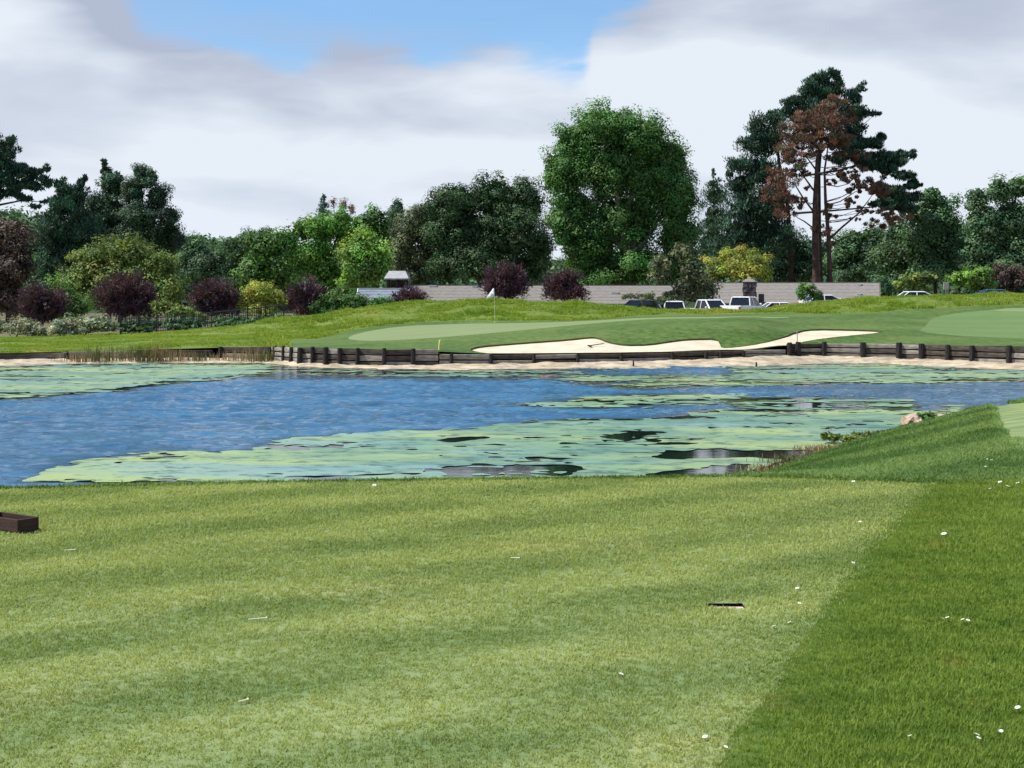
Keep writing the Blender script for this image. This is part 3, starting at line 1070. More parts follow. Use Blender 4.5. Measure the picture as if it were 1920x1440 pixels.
# land behind the ridge out to the horizon
def sheet(name, px0, px1, dpx, ys, mat, zf):
    P = np.arange(px0, px1 + 1, dpx)
    GP, GYY = np.meshgrid(P, ys, indexing='ij')
    Zs = zf(GP, GYY)
    V = np.column_stack([((GP - 960) * GYY / F).ravel(), GYY.ravel(), Zs.ravel()])
    a, b_ = GP.shape
    idx = np.arange(a * b_).reshape(a, b_)
    Fq = np.stack([idx[:-1, :-1], idx[1:, :-1], idx[1:, 1:], idx[:-1, 1:]], -1).reshape(-1, 4)
    o = link(name, np_mesh(name, V, Fq, smooth=True), None, MATS[mat])
    o['kind'] = 'structure'
    return o


sheet('yard_ground', -400, 2350, 25, np.concatenate([np.arange(107.8, 170, 2), np.arange(170, 400, 12)]), 'yard_ground', lambda p, y: farZ(p, y, False))
big = MB()
big.add([(-2500, -60, -2.9), (2500, -60, -2.9), (2500, 3000, -2.9), (-2500, 3000, -2.9)], [(0, 1, 2, 3)])
big.build('outer_ground', MATS['hill_ground'])['kind'] = 'structure'
sheet('parking_lot', 1100, 1960, 20, np.arange(116, 147, 1.5), 'asphalt', lambda p, y: farZ(p, y, False) + 0.02)

# ------------------------------------------------------------------ POND
wx = np.concatenate([np.arange(-62, -26, 0.6), np.arange(-26, 26, 0.14), np.arange(26, 62.1, 0.6)])
wy = np.concatenate([np.arange(12, 23, 0.5), np.arange(23, 77, 0.11), np.arange(77, 80.1, 0.5)])

ALG = [   # (polygon in photo pixels, strength)
    ([(-400, 686), (0, 688), (250, 682), (420, 681), (510, 682), (530, 697), (470, 706), (330, 716), (260, 727), (120, 741), (0, 747), (-400, 765)], 0.84),
    ([(505, 683), (560, 688), (700, 693), (860, 694), (1010, 693), (1100, 691), (1150, 697), (1120, 708), (980, 709), (760, 707), (560, 705)], 0.50),
    ([(1010, 692), (1150, 691), (1420, 688), (1400, 697), (1340, 702), (1250, 713), (1110, 718), (1040, 713)], 0.60),
    ([(1380, 688), (1500, 684), (1560, 681), (1650, 682), (1750, 688), (1930, 694), (2350, 708), (2350, 722), (1930, 713), (1760, 716), (1600, 717), (1420, 721), (1150, 725), (1240, 714), (1350, 702)], 0.76),
    ([(985, 757), (1060, 750), (1200, 744), (1390, 741), (1410, 748), (1330, 756), (1150, 760), (1020, 762)], 0.85),
    ([(1380, 746), (1500, 742), (1700, 750), (1720, 768), (1560, 772), (1400, 772)], 0.54),
    ([(50, 905), (90, 880), (150, 866), (300, 852), (470, 846), (500, 834), (545, 820), (650, 811), (760, 806), (900, 800), (1100, 790), (1250, 779), (1370, 768), (1480, 772), (1600, 769), (1730, 770),
      (1800, 762), (1840, 775), (1700, 830), (1480, 905), (1000, 905), (500, 912)], 0.90)]
HOLES = [([(795, 829), (830, 823), (905, 820), (880, 829), (835, 836)], 0.9), ([(815, 870), (930, 862), (1040, 858), (1095, 866), (1110, 880), (1060, 905), (850, 905), (820, 890)], 0.66),
         ([(1215, 850), (1260, 841), (1340, 838), (1420, 844), (1520, 838), (1560, 850), (1500, 870), (1430, 858), (1250, 857)], 0.75), ([(1230, 888), (1290, 876), (1395, 872), (1400, 905), (1210, 905)], 0.8),
         ([(1400, 895), (1440, 872), (1530, 858), (1570, 855), (1480, 905)], 0.85), ([(1120, 818), (1180, 813), (1235, 811), (1230, 816), (1160, 820)], 0.8),
         ([(180, 729), (300, 722), (420, 716), (520, 710), (520, 714), (420, 722), (300, 729)], 0.55), ([(600, 862), (700, 868), (830, 870), (820, 880), (700, 878), (620, 870)], 0.18),
         ([(1120, 697), (1350, 692), (1370, 696), (1300, 701), (1150, 703)], 0.7), ([(500, 838), (620, 838), (720, 836), (700, 842), (520, 846)], 0.35)]


def algae_density(X, Y, holes=True):
    px = 960 + F * X / Y
    py = HOR + F * (EYE - WATER) / Y
    K = 3.2
    wob_x = px + 42 * fbm(X * 0.35, Y * 0.25, 31, 4)
    wob_y = py + 5.0 * fbm(X * 0.22, Y * 0.22, 41, 4) * np.clip((py - 640) / 120, 0.4, 1.8)
    D = np.zeros(X.shape)
    for poly, s in ALG:
        q = np.array(poly, float) * (1, K)
        d = sdist(wob_x, wob_y * K, q)
        D = np.maximum(D, s * sstep(d, -34, 40))
    for poly, s in (HOLES if holes else []):
        q = np.array(poly, float) * (1, K)
        d = sdist(wob_x, wob_y * K, q)
        D = D - s * sstep(d, -14, 12)
    return D


WXX, WYY = np.meshgrid(wx, wy, indexing='ij')
Dw = algae_density(WXX, WYY, False)
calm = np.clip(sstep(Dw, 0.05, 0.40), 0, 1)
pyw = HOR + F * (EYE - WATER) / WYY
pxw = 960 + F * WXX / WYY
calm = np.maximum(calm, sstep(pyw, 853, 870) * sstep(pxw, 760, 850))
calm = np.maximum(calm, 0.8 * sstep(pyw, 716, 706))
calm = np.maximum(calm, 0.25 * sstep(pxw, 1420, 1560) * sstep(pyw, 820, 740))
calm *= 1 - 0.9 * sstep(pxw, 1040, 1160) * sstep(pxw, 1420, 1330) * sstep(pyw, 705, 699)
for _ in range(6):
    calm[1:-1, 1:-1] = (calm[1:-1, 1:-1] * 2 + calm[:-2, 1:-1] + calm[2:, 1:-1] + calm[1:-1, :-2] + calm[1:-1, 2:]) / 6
a, b_ = WXX.shape
idx = np.arange(a * b_).reshape(a, b_)
Fq = np.stack([idx[:-1, :-1], idx[1:, :-1], idx[1:, 1:], idx[:-1, 1:]], -1).reshape(-1, 4)
hw = 0.085 * fbm(WXX * 0.55 + 0.1 * WYY, WYY * 0.95, 81, 2) + 0.055 * fbm(WXX * 1.5 - 0.1 * WYY, WYY * 2.0, 85, 2)
hw *= (1 - calm) * (0.75 + 0.5 * fbm(WXX * 0.06, WYY * 0.12, 88, 2))
V = np.column_stack([WXX.ravel(), WYY.ravel(), (WATER + hw).ravel()])
o = link('pond_water', np_mesh('pond_water', V, Fq, {'calm': ('FLOAT', calm.ravel() * 0.985)}, smooth=True), None, MATS['pond_surface'])
o['kind'] = 'structure'

# algae mats: cut along the noise contour (marching squares) so their ragged edges are geometry
gx = np.arange(-36, 36.001, 0.10)
gy = np.arange(26, 77.001, 0.17)
AX, AY = np.meshgrid(gx, gy, indexing='ij')
D = algae_density(AX, AY)
nz = 0.60 * fbm(AX * 0.16, AY * 0.62, 51, 5, 0.62) + 0.55 * fbm(AX * 1.1, AY * 2.2, 61, 3, 0.7)
FLD = D + (0.95 * nz + 0.45 * fbm(AX * 2.4, AY * 3.2, 66, 2) * sstep(D, 0.95, 0.6)) * np.clip(D * 2.6, 0, 1) - 0.43
pxa = 960 + F * AX / AY
FLD = np.where((AY > shoreY(pxa) + 0.2) | (AY < nearshoreY(pxa) - 0.2), -1, FLD)


def march(X, Y, S):
    """triangles of the region S>0 on a grid"""
    nx, ny = S.shape
    c = [(0, 0), (1, 0), (1, 1), (0, 1)]
    s = [S[dx:nx - 1 + dx, dy:ny - 1 + dy].ravel() for dx, dy in c]
    x = [X[dx:nx - 1 + dx, dy:ny - 1 + dy].ravel() for dx, dy in c]
    y = [Y[dx:nx - 1 + dx, dy:ny - 1 + dy].ravel() for dx, dy in c]
    code = sum((s[i] > 0).astype(int) << i for i in range(4))
    out = []
    full = code == 15
    q = np.stack([np.stack([x[i][full], y[i][full]], -1) for i in range(4)], 1)
    out.append(q[:, [0, 1, 2]]); out.append(q[:, [0, 2, 3]])
    for cd_ in range(1, 15):
        m = code == cd_
        if not m.any():
            continue
        ring = []
        for i in range(4):
            j = (i + 1) % 4
            if cd_ >> i & 1:
                ring.append(np.stack([x[i][m], y[i][m]], -1))
            if (cd_ >> i & 1) != (cd_ >> j & 1):
                t = s[i][m] / (s[i][m] - s[j][m])
                ring.append(np.stack([x[i][m] + t * (x[j][m] - x[i][m]), y[i][m] + t * (y[j][m] - y[i][m])], -1))
        for k_ in range(1, len(ring) - 1):
            out.append(np.stack([ring[0], ring[k_], ring[k_ + 1]], 1))
    return np.concatenate(out)


TR = march(AX, AY, FLD)
P = TR.reshape(-1, 2)
zz = WATER + 0.012 + 0.012 * np.clip(fbm(P[:, 0] * 1.2, P[:, 1] * 2.0, 71, 2), -0.6, 1)
key = np.round(P * 2000).astype(np.int64)
_, first, inv = np.unique(key[:, 0] * 10000000 + key[:, 1], return_index=True, return_inverse=True)
me = np_mesh('pond_algae', np.column_stack([P, zz])[first], inv.reshape(-1, 3), smooth=True)
o = link('pond_algae', me, None, MATS['algae'])
tag(o, 'pale green algae mats floating on the blue pond', None, None, 'stuff')

# ------------------------------------------------------------------ RETAINING WALLS
def wall_xy(p): 
    y = float(wallY(p))
    return np.array((PX(p, y), y))


def make_wall(label, p0, p1, posts, top_rows, courses, post_up=0.03, post_r=0.12, fr=0.0, col=None):
    """top_rows: (px, row) polyline of the wall's top; courses: number of timber layers"""
    pm = (p0 + p1) / 2
    c = wall_xy(pm)
    t = thing('retaining_wall', label, 'retaining wall', (c[0], c[1], float(footZ(pm))), 0, 'timber walls along the far shore')
    tx = [q[0] for q in top_rows]; ty = [q[1] for q in top_rows]
    org = Vector(t.location)
    cuts = [p0] + [q for q in posts if p0 + 6 < q < p1 - 6] + [p1]
    for a, b_ in zip(cuts[:-1], cuts[1:]):
        A, B = wall_xy(a), wall_xy(b_)
        d = B - A
        L = float(np.linalg.norm(d))
        rz = math.atan2(d[1], d[0])
        mid = (A + B) / 2
        pmid = (a + b_) / 2
        ztop = PZ(np.interp(pmid, tx, ty), wallY(pmid))
        zfoot = float(footZ(pmid)) - 0.12
        ch = (ztop - zfoot) / courses
        # bays are long: split each course where two timbers butt
        for k_ in range(courses):
            h = ch * random.uniform(0.76, 0.90)
            zc = zfoot + ch * (k_ + 0.5)
            off = random.uniform(-0.03, 0.03)
            m = 'grey_timber' if random.random() < 0.45 else 'old_timber'
            b = MB().box((0, 0, 0), (L * random.uniform(0.985, 1.0) - 0.01, 0.20, h), 0, 0.012)
            o = b.build('timber', MATS[m], t, bevel=0.02)
            o.location = (mid[0] - org.x, mid[1] + off - org.y, zc - org.z)
            o.rotation_euler = (random.uniform(-.03, .03), random.uniform(-.012, .012), rz)
    for q in posts:
        A = wall_xy(q)
        ztop = PZ(np.interp(q, tx, ty), wallY(q)) + post_up + random.uniform(-0.03, 0.04)
        zb = float(footZ(q)) - 0.35
        r = post_r * random.uniform(0.85, 1.12)
        b = MB().tube([(0, 0, zb), (0, 0, (zb + ztop) / 2), (0.01, 0, ztop - .02), (0.01, 0, ztop)], [r * 1.04, r, r * .97, r * .86], 8)
        o = b.build('post', MATS['post_timber'], t)
        o.location = (A[0] - org.x, A[1] - 0.10 - r * 0.8 - org.y, -org.z)
        o.rotation_euler = (random.uniform(-.03, .03), random.uniform(-.03, .03), random.uniform(0, 1))
    return t


make_wall('tall dark timber wall with close set posts below the left end of the green', 512, 822, [515, 533, 549, 564, 586, 610, 636, 672, 721, 775],
          [(510, 650), (690, 655), (780, 654), (820, 654)], 3)
make_wall('low two layer timber wall running under the sand bunker', 823.5, 1472, [846, 920, 1002, 1083, 1163, 1257, 1324, 1351, 1394],
          [(822, 663), (1000, 664), (1200, 662), (1300, 659), (1470, 654.5)], 2, post_up=0.0, post_r=0.10)
make_wall('timber wall with thick black posts below the right hand green', 1476, 2060, [1479, 1496, 1544, 1615, 1683, 1725, 1775, 1820, 1889, 1940, 1990],
          [(1475, 644), (1560, 643), (1700, 645), (1800, 648), (1920, 650), (2100, 653)], 3, post_up=0.05, post_r=0.145)
make_wall('short log edging on the shore at the reeds left of the tall wall', 412, 508, [414, 506], [(410, 648), (510, 650)], 2, post_up=-0.05)
make_wall('low half buried log edging at the far left shore', -300, 400, [-150, 128, 260, 396], [(-300, 664), (0, 662), (130, 659), (300, 656), (400, 653)], 1, post_up=-0.1)

# ------------------------------------------------------------------ PLANTS
def unit(v):
    return v / np.maximum(np.linalg.norm(v, axis=-1, keepdims=True), 1e-9)


KIND = {  # lobe radius (m), leaf length, width, outward/up/random weights of the leaf normal, flatten
    'broad': dict(rc=(0.8, 1.7), L=0.38, Wd=0.28, out=1.3, up=0.5, rnd=0.5, flat=0.85, axis='rand'),
    'fine': dict(rc=(0.6, 1.3), L=0.29, Wd=0.20, out=1.2, up=0.5, rnd=0.55, flat=0.75, axis='rand'),
    'shrub': dict(rc=(0.3, 0.6), L=0.21, Wd=0.14, out=0.9, up=0.6, rnd=0.7, flat=0.8, axis='rand'),
    'pine': dict(rc=(0.6, 1.2), L=0.50, Wd=0.15, out=0.9, up=0.4, rnd=0.7, flat=0.7, axis='up'),
    'spiky': dict(rc=(0.25, 0.5), L=0.34, Wd=0.11, out=0.8, up=0.3, rnd=0.7, flat=1.2, axis='out'),
}


def crown_mesh(name, blobs, kind, cov=4.0, seed=0, size=1.0, shell=0.5, hue=0.12, val=0.34, core=0.22):
    """blobs: (cx,cy,cz, rx,ry,rz) in metres; leaves sit on small lobes spread through the blobs"""
    r = np.random.default_rng(seed)
    K = KIND[kind]
    L, Wd = K['L'] * size * 0.84, K['Wd'] * size * 0.84
    allV, allT = [], []
    bl = np.array(blobs, float)
    ctr_all = bl[:, :3]
    for (cx, cy, cz, rx, ry, rz) in bl:
        area = math.pi * rx * rz
        nleaf = int(1.45 * cov * area / (L * Wd * 0.5)) + 12
        rc_m = (K['rc'][0] + K['rc'][1]) / 2 * min(1.0, size)
        nl = max(4, int(1.9 * area / (rc_m * rc_m)))
        # lobes through the blob, mostly towards its skin
        d = unit(r.normal(size=(nl, 3)))
        rad = shell + (1 - shell) * r.uniform(0, 1, (nl, 1)) ** 0.6
        rad *= r.uniform(0.74, {'pine': 1.38, 'spiky': 1.32}.get(kind, 1.14), (nl, 1))
        lc = d * rad * np.array((rx, ry, rz)) + np.array((cx, cy, cz))
        lr = np.minimum(r.uniform(*K['rc'], nl) * min(1.0, size), 0.75 * min(rx, rz))
        tint = np.clip(1 + r.normal(0, val, (nl, 1)), 0.45, 1.9) * (1 + r.normal(0, hue, (nl, 3)) * np.array((1.0, 0.35, 0.6)))
        w = lr ** 2
        li = r.choice(nl, nleaf, p=w / w.sum())
        dd = unit(r.normal(size=(nleaf, 3)))
        rr = r.uniform(0.15, 1.0, (nleaf, 1)) ** 0.5
        stray = r.uniform(0, 1, (nleaf, 1)) < 0.05
        rr = np.where(stray, rr * r.uniform(1.0, 1.7, (nleaf, 1)), rr)
        p = lc[li] + dd * rr * lr[li][:, None] * np.array((1, 1, K['flat']))
        outw = unit((p - np.array((cx, cy, cz))) / np.array((rx, ry, rz)))
        nrm = unit(dd * K['out'] * 0.7 + outw * K['out'] * 0.5 + np.array((0, 0, K['up'])) + r.normal(size=(nleaf, 3)) * K['rnd'] * 0.6)
        if K['axis'] == 'up':
            ax = unit(dd * 0.6 + np.array((0, 0, 0.8)) + r.normal(size=(nleaf, 3)) * 0.35)
        elif K['axis'] == 'out':
            ax = unit(outw + np.array((0, 0, 0.5)) + r.normal(size=(nleaf, 3)) * 0.3)
        else:
            ax = r.normal(size=(nleaf, 3))
        bx = unit(np.cross(nrm, ax))
        ax = unit(np.cross(bx, nrm)) if K['axis'] == 'rand' else ax
        s = r.uniform(0.6, 1.25, (nleaf, 1))
        if core > 0:      # larger inner leaves close the middle of the crown
            inn = r.uniform(0, 1, nleaf) < core
            kk = int(inn.sum())
            p[inn] = unit(r.normal(size=(kk, 3))) * (r.uniform(0, 1, (kk, 1)) ** 0.5 * 0.72) * np.array((rx, ry, rz)) + np.array((cx, cy, cz))
            s[inn] *= 1.9
        a_ = ax * L * 0.5 * s
        b2 = bx * Wd * 0.5 * s
        q = np.stack([p - a_, p + b2 - a_ * 0.1, p + a_, p - b2 - a_ * 0.1], 1)
        allV.append(q.reshape(-1, 3))
        tl = tint[li] * (1 + r.normal(0, 0.10, (nleaf, 1)))
        allT.append(np.repeat(tl, 4, axis=0))
    V = np.concatenate(allV)
    Tn = np.concatenate(allT)
    Tn = np.column_stack([np.clip(Tn, 0.2, 2.5), np.ones(len(Tn))])
    Fq = np.arange(len(V)).reshape(-1, 4)
    return np_mesh(name, V, Fq, {'tint': ('FLOAT_COLOR', Tn)})


def limb(mb, a, b, r0, r1, sag=0.1, n=5, seg=6, wob=0.04):
    a, b = Vector(a), Vector(b)
    d = b - a
    pts, rad = [], []
    for i in range(n):
        t = i / (n - 1)
        p = a + d * t
        p.z += sag * d.length * (t * t - t)
        p += Vector((random.uniform(-1, 1), random.uniform(-1, 1), random.uniform(-1, 1))) * wob * d.length * (t * (1 - t) * 4) * 0.5
        pts.append(p)
        rad.append(r0 + (r1 - r0) * t)
    mb.tube(pts, rad, seg)
    return pts


def plant(name, label, cat, Y, base_px, blobs, leaf, kind='broad', bark='bark_dark', trunk_r=0.25, cov=4.0, size=1.0, group=None, trunk_top=None, deep=1.0, limbs=6,
          shell=0.5, val=0.34, hue=0.12, trunks=None, sub=None, seed=None, part='crown', core=0.22):
    """blobs in photo pixels (px,py,rx,ry[,dY]) at distance Y; trunks: optional list of (px base, [(px,py)...], r)"""
    bx = PX(base_px, Y)
    gz = far_ground(bx, Y)
    t = thing(name, label, cat, (bx, Y, gz), 0, group)
    wb = []
    r = np.random.default_rng(len(bpy.data.objects))
    for q in blobs:
        px, py, rx, ry = q[:4]
        dy = q[4] if len(q) > 4 else float(r.uniform(-0.35, 0.35)) * rx * Y / F
        c = W(px, py, Y)
        wb.append((c[0] - bx, dy, c[2] - gz, rx * Y / F, max(rx, ry) * 0.9 * deep * Y / F, ry * Y / F))
    me = crown_mesh(name + '_' + part, wb, kind, cov, seed=seed or len(bpy.data.objects), size=size, shell=shell, val=val, hue=hue, core=core)
    link(part, me, t, MATS[leaf])
    mb = MB()
    top = max(wb, key=lambda v: v[2])
    if trunks is None:
        zt = top[2] + 0.2 * top[5]
        mid = (top[0] * 0.3, top[1] * 0.3, zt * 0.45)
        pts = [(0, 0, -0.3), (0.02, 0, 0.1), mid, (top[0] * 0.7, top[1] * 0.7, zt * 0.78), (top[0], top[1], zt)]
        mb.tube(pts, [trunk_r * 1.35, trunk_r * 1.1, trunk_r * 0.75, trunk_r * 0.4, trunk_r * 0.12], 9)
        order = sorted(wb, key=lambda v: -v[3] * v[5])[:limbs]
        for v in order:
            h = max(0.3, min(v[2] * 0.6, zt * 0.7)) * random.uniform(0.6, 0.95)
            f_ = h / max(zt, .1)
            st = (top[0] * f_ * 0.6, top[1] * f_ * 0.6, h)
            limb(mb, st, (v[0], v[1], v[2] + 0.3 * v[5]), trunk_r * 0.5, trunk_r * 0.1, 0.12)
        mb.build('trunk', MATS[bark], t, smooth=True)
    else:
        for path, rad, nm in trunks:
            m1 = MB()
            P_ = []
            for (px, py, *dd) in path:
                c = W(px, py, Y)
                P_.append((c[0] - bx, dd[0] if dd else 0.0, c[2] - gz))
            if nm == 'trunk':
                P_.insert(0, (P_[0][0], P_[0][1], min(-0.3, P_[0][2] - .3)))
                rad = [rad[0] * 1.15] + list(rad)
            m1.tube(P_, list(np.interp(np.linspace(0, 1, len(P_)), np.linspace(0, 1, len(rad)), rad)), 8)
            m1.build(nm, MATS[bark], t, smooth=True)
    return t


leaf_mat('leaf_plane', (0.091, 0.207, 0.050), 0.32)
leaf_mat('leaf_oak', (0.047, 0.094, 0.033), 0.2)
leaf_mat('leaf_olive', (0.167, 0.225, 0.059), 0.3)
leaf_mat('leaf_greyolive', (0.143, 0.174, 0.091), 0.25)
leaf_mat('leaf_fresh', (0.137, 0.283, 0.051), 0.35)
leaf_mat('leaf_mid', (0.091, 0.194, 0.044), 0.3)
leaf_mat('leaf_lime', (0.206, 0.347, 0.075), 0.4)
leaf_mat('leaf_dark', (0.055, 0.107, 0.055), 0.2)
leaf_mat('leaf_forest', (0.091, 0.168, 0.076), 0.25)
leaf_mat('leaf_yellow', (0.310, 0.345, 0.075), 0.4)
leaf_mat('leaf_pine', (0.043, 0.094, 0.056), 0.12)
leaf_mat('leaf_brown', (0.195, 0.112, 0.077), 0.2)
leaf_mat('leaf_rust', (0.100, 0.070, 0.055), 0.2)
leaf_mat('leaf_plum', (0.098, 0.053, 0.070), 0.2)
leaf_mat('leaf_silver', (0.289, 0.315, 0.212), 0.25)
leaf_mat('leaf_blue', (0.093, 0.162, 0.145), 0.2)
leaf_mat('leaf_pinkish', (0.272, 0.170, 0.170), 0.3)
leaf_mat('reed_straw', (0.289, 0.212, 0.119), 0.25)
leaf_mat('reed_green', (0.140, 0.147, 0.063), 0.3)

G_BACK = 'trees behind the far green'
# big plane tree
plant('plane_tree', 'tallest dense bright green tree with a round top in the middle of the treeline', 'tree', 166, 1185,
      [(1130, 240, 66, 48), (1085, 272, 55, 52), (1058, 325, 52, 52), (1195, 262, 66, 52), (1248, 300, 56, 52), (1150, 320, 70, 60), (1268, 370, 47, 62), (1075, 395, 56, 52),
       (1175, 415, 85, 62), (1272, 445, 46, 56), (1105, 465, 62, 55), (1200, 500, 90, 42), (1058, 430, 30, 45), (1120, 522, 58, 25), (1278, 505, 38, 34), (1225, 350, 60, 50)],
      'leaf_plane', 'broad', 'bark_grey', 0.55, cov=4.2, size=0.82, group=G_BACK, limbs=12, val=0.26, core=0.3)
plant('oak_tree', 'wide very dark green oak directly left of the tallest tree', 'tree', 153, 905,
      [(850, 380, 52, 46), (925, 368, 60, 45), (985, 380, 42, 45), (880, 435, 72, 46), (960, 440, 66, 55), (830, 430, 42, 54), (1012, 470, 26, 52), (900, 495, 80, 32), (990, 505, 40, 32), (838, 495, 34, 40)],
      'leaf_oak', 'fine', 'bark_grey', 0.4, cov=4.6, group=G_BACK, limbs=8,)
plant('olive_tree', 'dull olive tree with a tan left side beside the dark oak', 'tree', 158, 775,
      [(778, 425, 36, 48), (760, 485, 33, 45), (800, 400, 22, 26), (800, 480, 28, 42), (770, 520, 45, 20), (745, 445, 16, 30)], 'leaf_greyolive', 'fine', 'bark_grey', 0.25, cov=3.6, group=G_BACK)
plant('cypress_tree', 'small black green treetop showing above the olive tree', 'tree', 205, 744, [(745, 388, 15, 16), (742, 415, 18, 28), (744, 460, 18, 45)], 'leaf_dark', 'fine', cov=4, group=G_BACK)
plant('spruce_tree', 'thin blue green spire of a spruce above the green trees', 'tree', 195, 607,
      [(607, 370, 4, 10), (607, 385, 9, 8), (606, 400, 14, 9), (608, 418, 18, 11), (606, 440, 21, 14), (607, 475, 24, 30)], 'leaf_blue', 'pine', 'bark_dark', 0.16, cov=3.0, size=0.7, group=G_BACK, limbs=0)
plant('bare_topped_tree', 'sparse pinkish treetop of thin twigs beside the spruce spire', 'tree', 188, 642,
      [(645, 385, 12, 12), (625, 378, 7, 10), (660, 392, 8, 14), (640, 410, 20, 14)], 'leaf_pinkish', 'shrub', 'bark_red', 0.12, cov=1.3, group=G_BACK)
plant('maple_tree', 'rounded leafy green tree behind the yellow flowering shrub', 'tree', 150, 505,
      [(498, 462, 40, 30), (535, 452, 34, 28), (480, 505, 34, 30), (520, 515, 46, 34), (470, 540, 25, 22)], 'leaf_mid', 'broad', cov=3.8, group=G_BACK)
plant('maple_tree', 'tall uneven green tree in the middle of the lower green trees', 'tree', 156, 595,
      [(605, 428, 40, 32), (570, 432, 28, 24), (642, 415, 26, 26), (590, 480, 48, 38), (625, 515, 45, 28), (560, 490, 30, 40), (650, 455, 28, 30)], 'leaf_fresh', 'broad', cov=3.8, group=G_BACK)
plant('maple_tree', 'narrow green tree between the lime tree and the olive tree', 'tree', 160, 705,
      [(700, 408, 24, 22), (715, 440, 24, 34), (690, 425, 22, 28), (720, 480, 22, 34), (672, 425, 20, 30), (660, 450, 20, 24)], 'leaf_mid', 'broad', cov=3.4, group=G_BACK)
plant('lime_tree', 'bright lime green tree left of the little pavilion roof', 'tree', 142, 682,
      [(685, 450, 32, 30), (702, 478, 34, 30), (662, 485, 28, 34), (680, 515, 40, 26), (716, 508, 20, 22), (655, 520, 22, 20)], 'leaf_lime', 'broad', 'bark_grey', 0.2, cov=3.0, size=0.8, group=G_BACK)
plant('hedge_shrub', 'long dark green shrub bank under the lime tree', 'shrub', 113, 665,
      [(625, 565, 28, 20), (665, 568, 34, 20), (712, 570, 30, 17), (600, 580, 24, 14), (645, 580, 40, 12), (740, 575, 18, 12)], 'leaf_mid', 'shrub', cov=3.6, trunk_r=0.06, limbs=3, part='foliage')

# left side
plant('pine_tree', 'tall open pine cut off by the left edge of the photo', 'tree', 150, -45,
      [(12, 272, 18, 15), (22, 262, 8, 9), (-30, 290, 40, 36), (5, 305, 26, 15), (40, 322, 20, 10), (62, 332, 14, 8), (82, 335, 15, 9), (86, 316, 10, 6), (28, 348, 30, 11), (72, 352, 16, 6), (62, 386, 12, 5),
       (14, 362, 30, 9), (-20, 350, 40, 30), (80, 378, 9, 4), (15, 290, 22, 12), (30, 320, 28, 12), (55, 345, 26, 9), (0, 335, 40, 16), (45, 372, 22, 7), (90, 345, 10, 8), (70, 322, 14, 7)], 'leaf_pine', 'pine', 'bark_dark', 0.4, cov=4.5, group='pines at the left of the treeline',
      trunks=[([(-45, 630), (-42, 450), (-36, 330), (-28, 270)], [0.5, 0.4, 0.25, 0.08], 'trunk'), ([(-42, 400), (0, 384), (40, 376), (75, 378)], [0.16, 0.12, 0.08, 0.03], 'branch'),
              ([(-40, 360), (0, 348), (50, 338), (85, 320)], [0.16, 0.11, 0.07, 0.03], 'branch'), ([(-38, 330), (0, 310), (30, 300)], [0.14, 0.09, 0.03], 'branch')])
plant('pine_tree', 'ragged dark pine between the cut off pine and the big evergreen', 'tree', 172, 128,
      [(122, 360, 22, 13), (152, 342, 9, 12), (108, 345, 12, 10), (110, 390, 22, 16), (142, 398, 25, 17), (110, 430, 34, 24), (130, 470, 45, 32), (92, 480, 24, 40), (152, 440, 38, 28), (120, 520, 40, 35), (130, 380, 28, 16), (148, 368, 16, 16), (112, 372, 18, 14), (150, 415, 20, 18), (100, 412, 22, 16), (158, 335, 5, 8)],
      'leaf_pine', 'pine', 'bark_dark', 0.35, cov=4.6, group='pines at the left of the treeline')
plant('evergreen_tree', 'dark evergreen with a pointed spire at the left of the treeline', 'tree', 186, 205,
      [(197, 306, 7, 12), (198, 325, 13, 18), (205, 350, 22, 26), (180, 385, 22, 30), (222, 345, 16, 34), (205, 400, 40, 38), (170, 420, 28, 36), (215, 445, 45, 34)], 'leaf_dark', 'fine', cov=4.2, group='dark evergreens at the left')
plant('evergreen_tree', 'rounded dark evergreen leaning right with brown tinged edges', 'tree', 183, 280,
      [(262, 322, 17, 18), (282, 335, 18, 24), (250, 360, 26, 36), (292, 372, 26, 30), (318, 408, 22, 26), (265, 410, 45, 40), (310, 440, 34, 32), (250, 455, 50, 30), (335, 450, 18, 18)], 'leaf_dark', 'fine', cov=4.2, group='dark evergreens at the left', hue=0.25)
plant('reddish_tree', 'dull reddish brown tree at the left edge of the photo', 'tree', 136, 15,
      [(15, 435, 44, 32), (42, 495, 30, 48), (5, 520, 42, 40), (-40, 470, 50, 60), (20, 565, 44, 32)], 'leaf_rust', 'fine', cov=3.4)
plant('walnut_tree', 'broad yellow olive tree behind the purple plum trees', 'tree', 132, 225,
      [(232, 470, 55, 32), (172, 485, 42, 26), (292, 498, 46, 34), (212, 528, 78, 38), (145, 520, 28, 28), (322, 540, 26, 36), (268, 560, 58, 34), (180, 560, 40, 28)], 'leaf_olive', 'fine', 'bark_grey', 0.25, cov=3.8)
plant('laurel_shrub', 'dark green shrub between the two leftmost purple trees', 'shrub', 122, 128, [(112, 555, 32, 34), (140, 575, 30, 28), (105, 590, 35, 22)], 'leaf_mid', 'fine', cov=3.6, part='foliage')
for (px, lab, bl, lf) in ((370, 'low dark tree on the slope right of the rounded evergreen', [(362, 462, 28, 26), (375, 500, 34, 40), (345, 495, 24, 40)], 'leaf_forest'),
                          (405, 'small hazy tree in the dip of the treeline', [(402, 480, 20, 20), (408, 520, 34, 40), (395, 560, 34, 30)], 'leaf_forest'),
                          (445, 'bushy dark tree on the slope left of the maples', [(442, 458, 26, 20), (468, 446, 24, 18), (455, 490, 40, 36), (495, 440, 18, 12), (440, 540, 36, 36)], 'leaf_forest')):
    plant('hill_tree', lab, 'tree', 230, px, bl, lf, 'broad', cov=3.8, group='trees on the far slope')

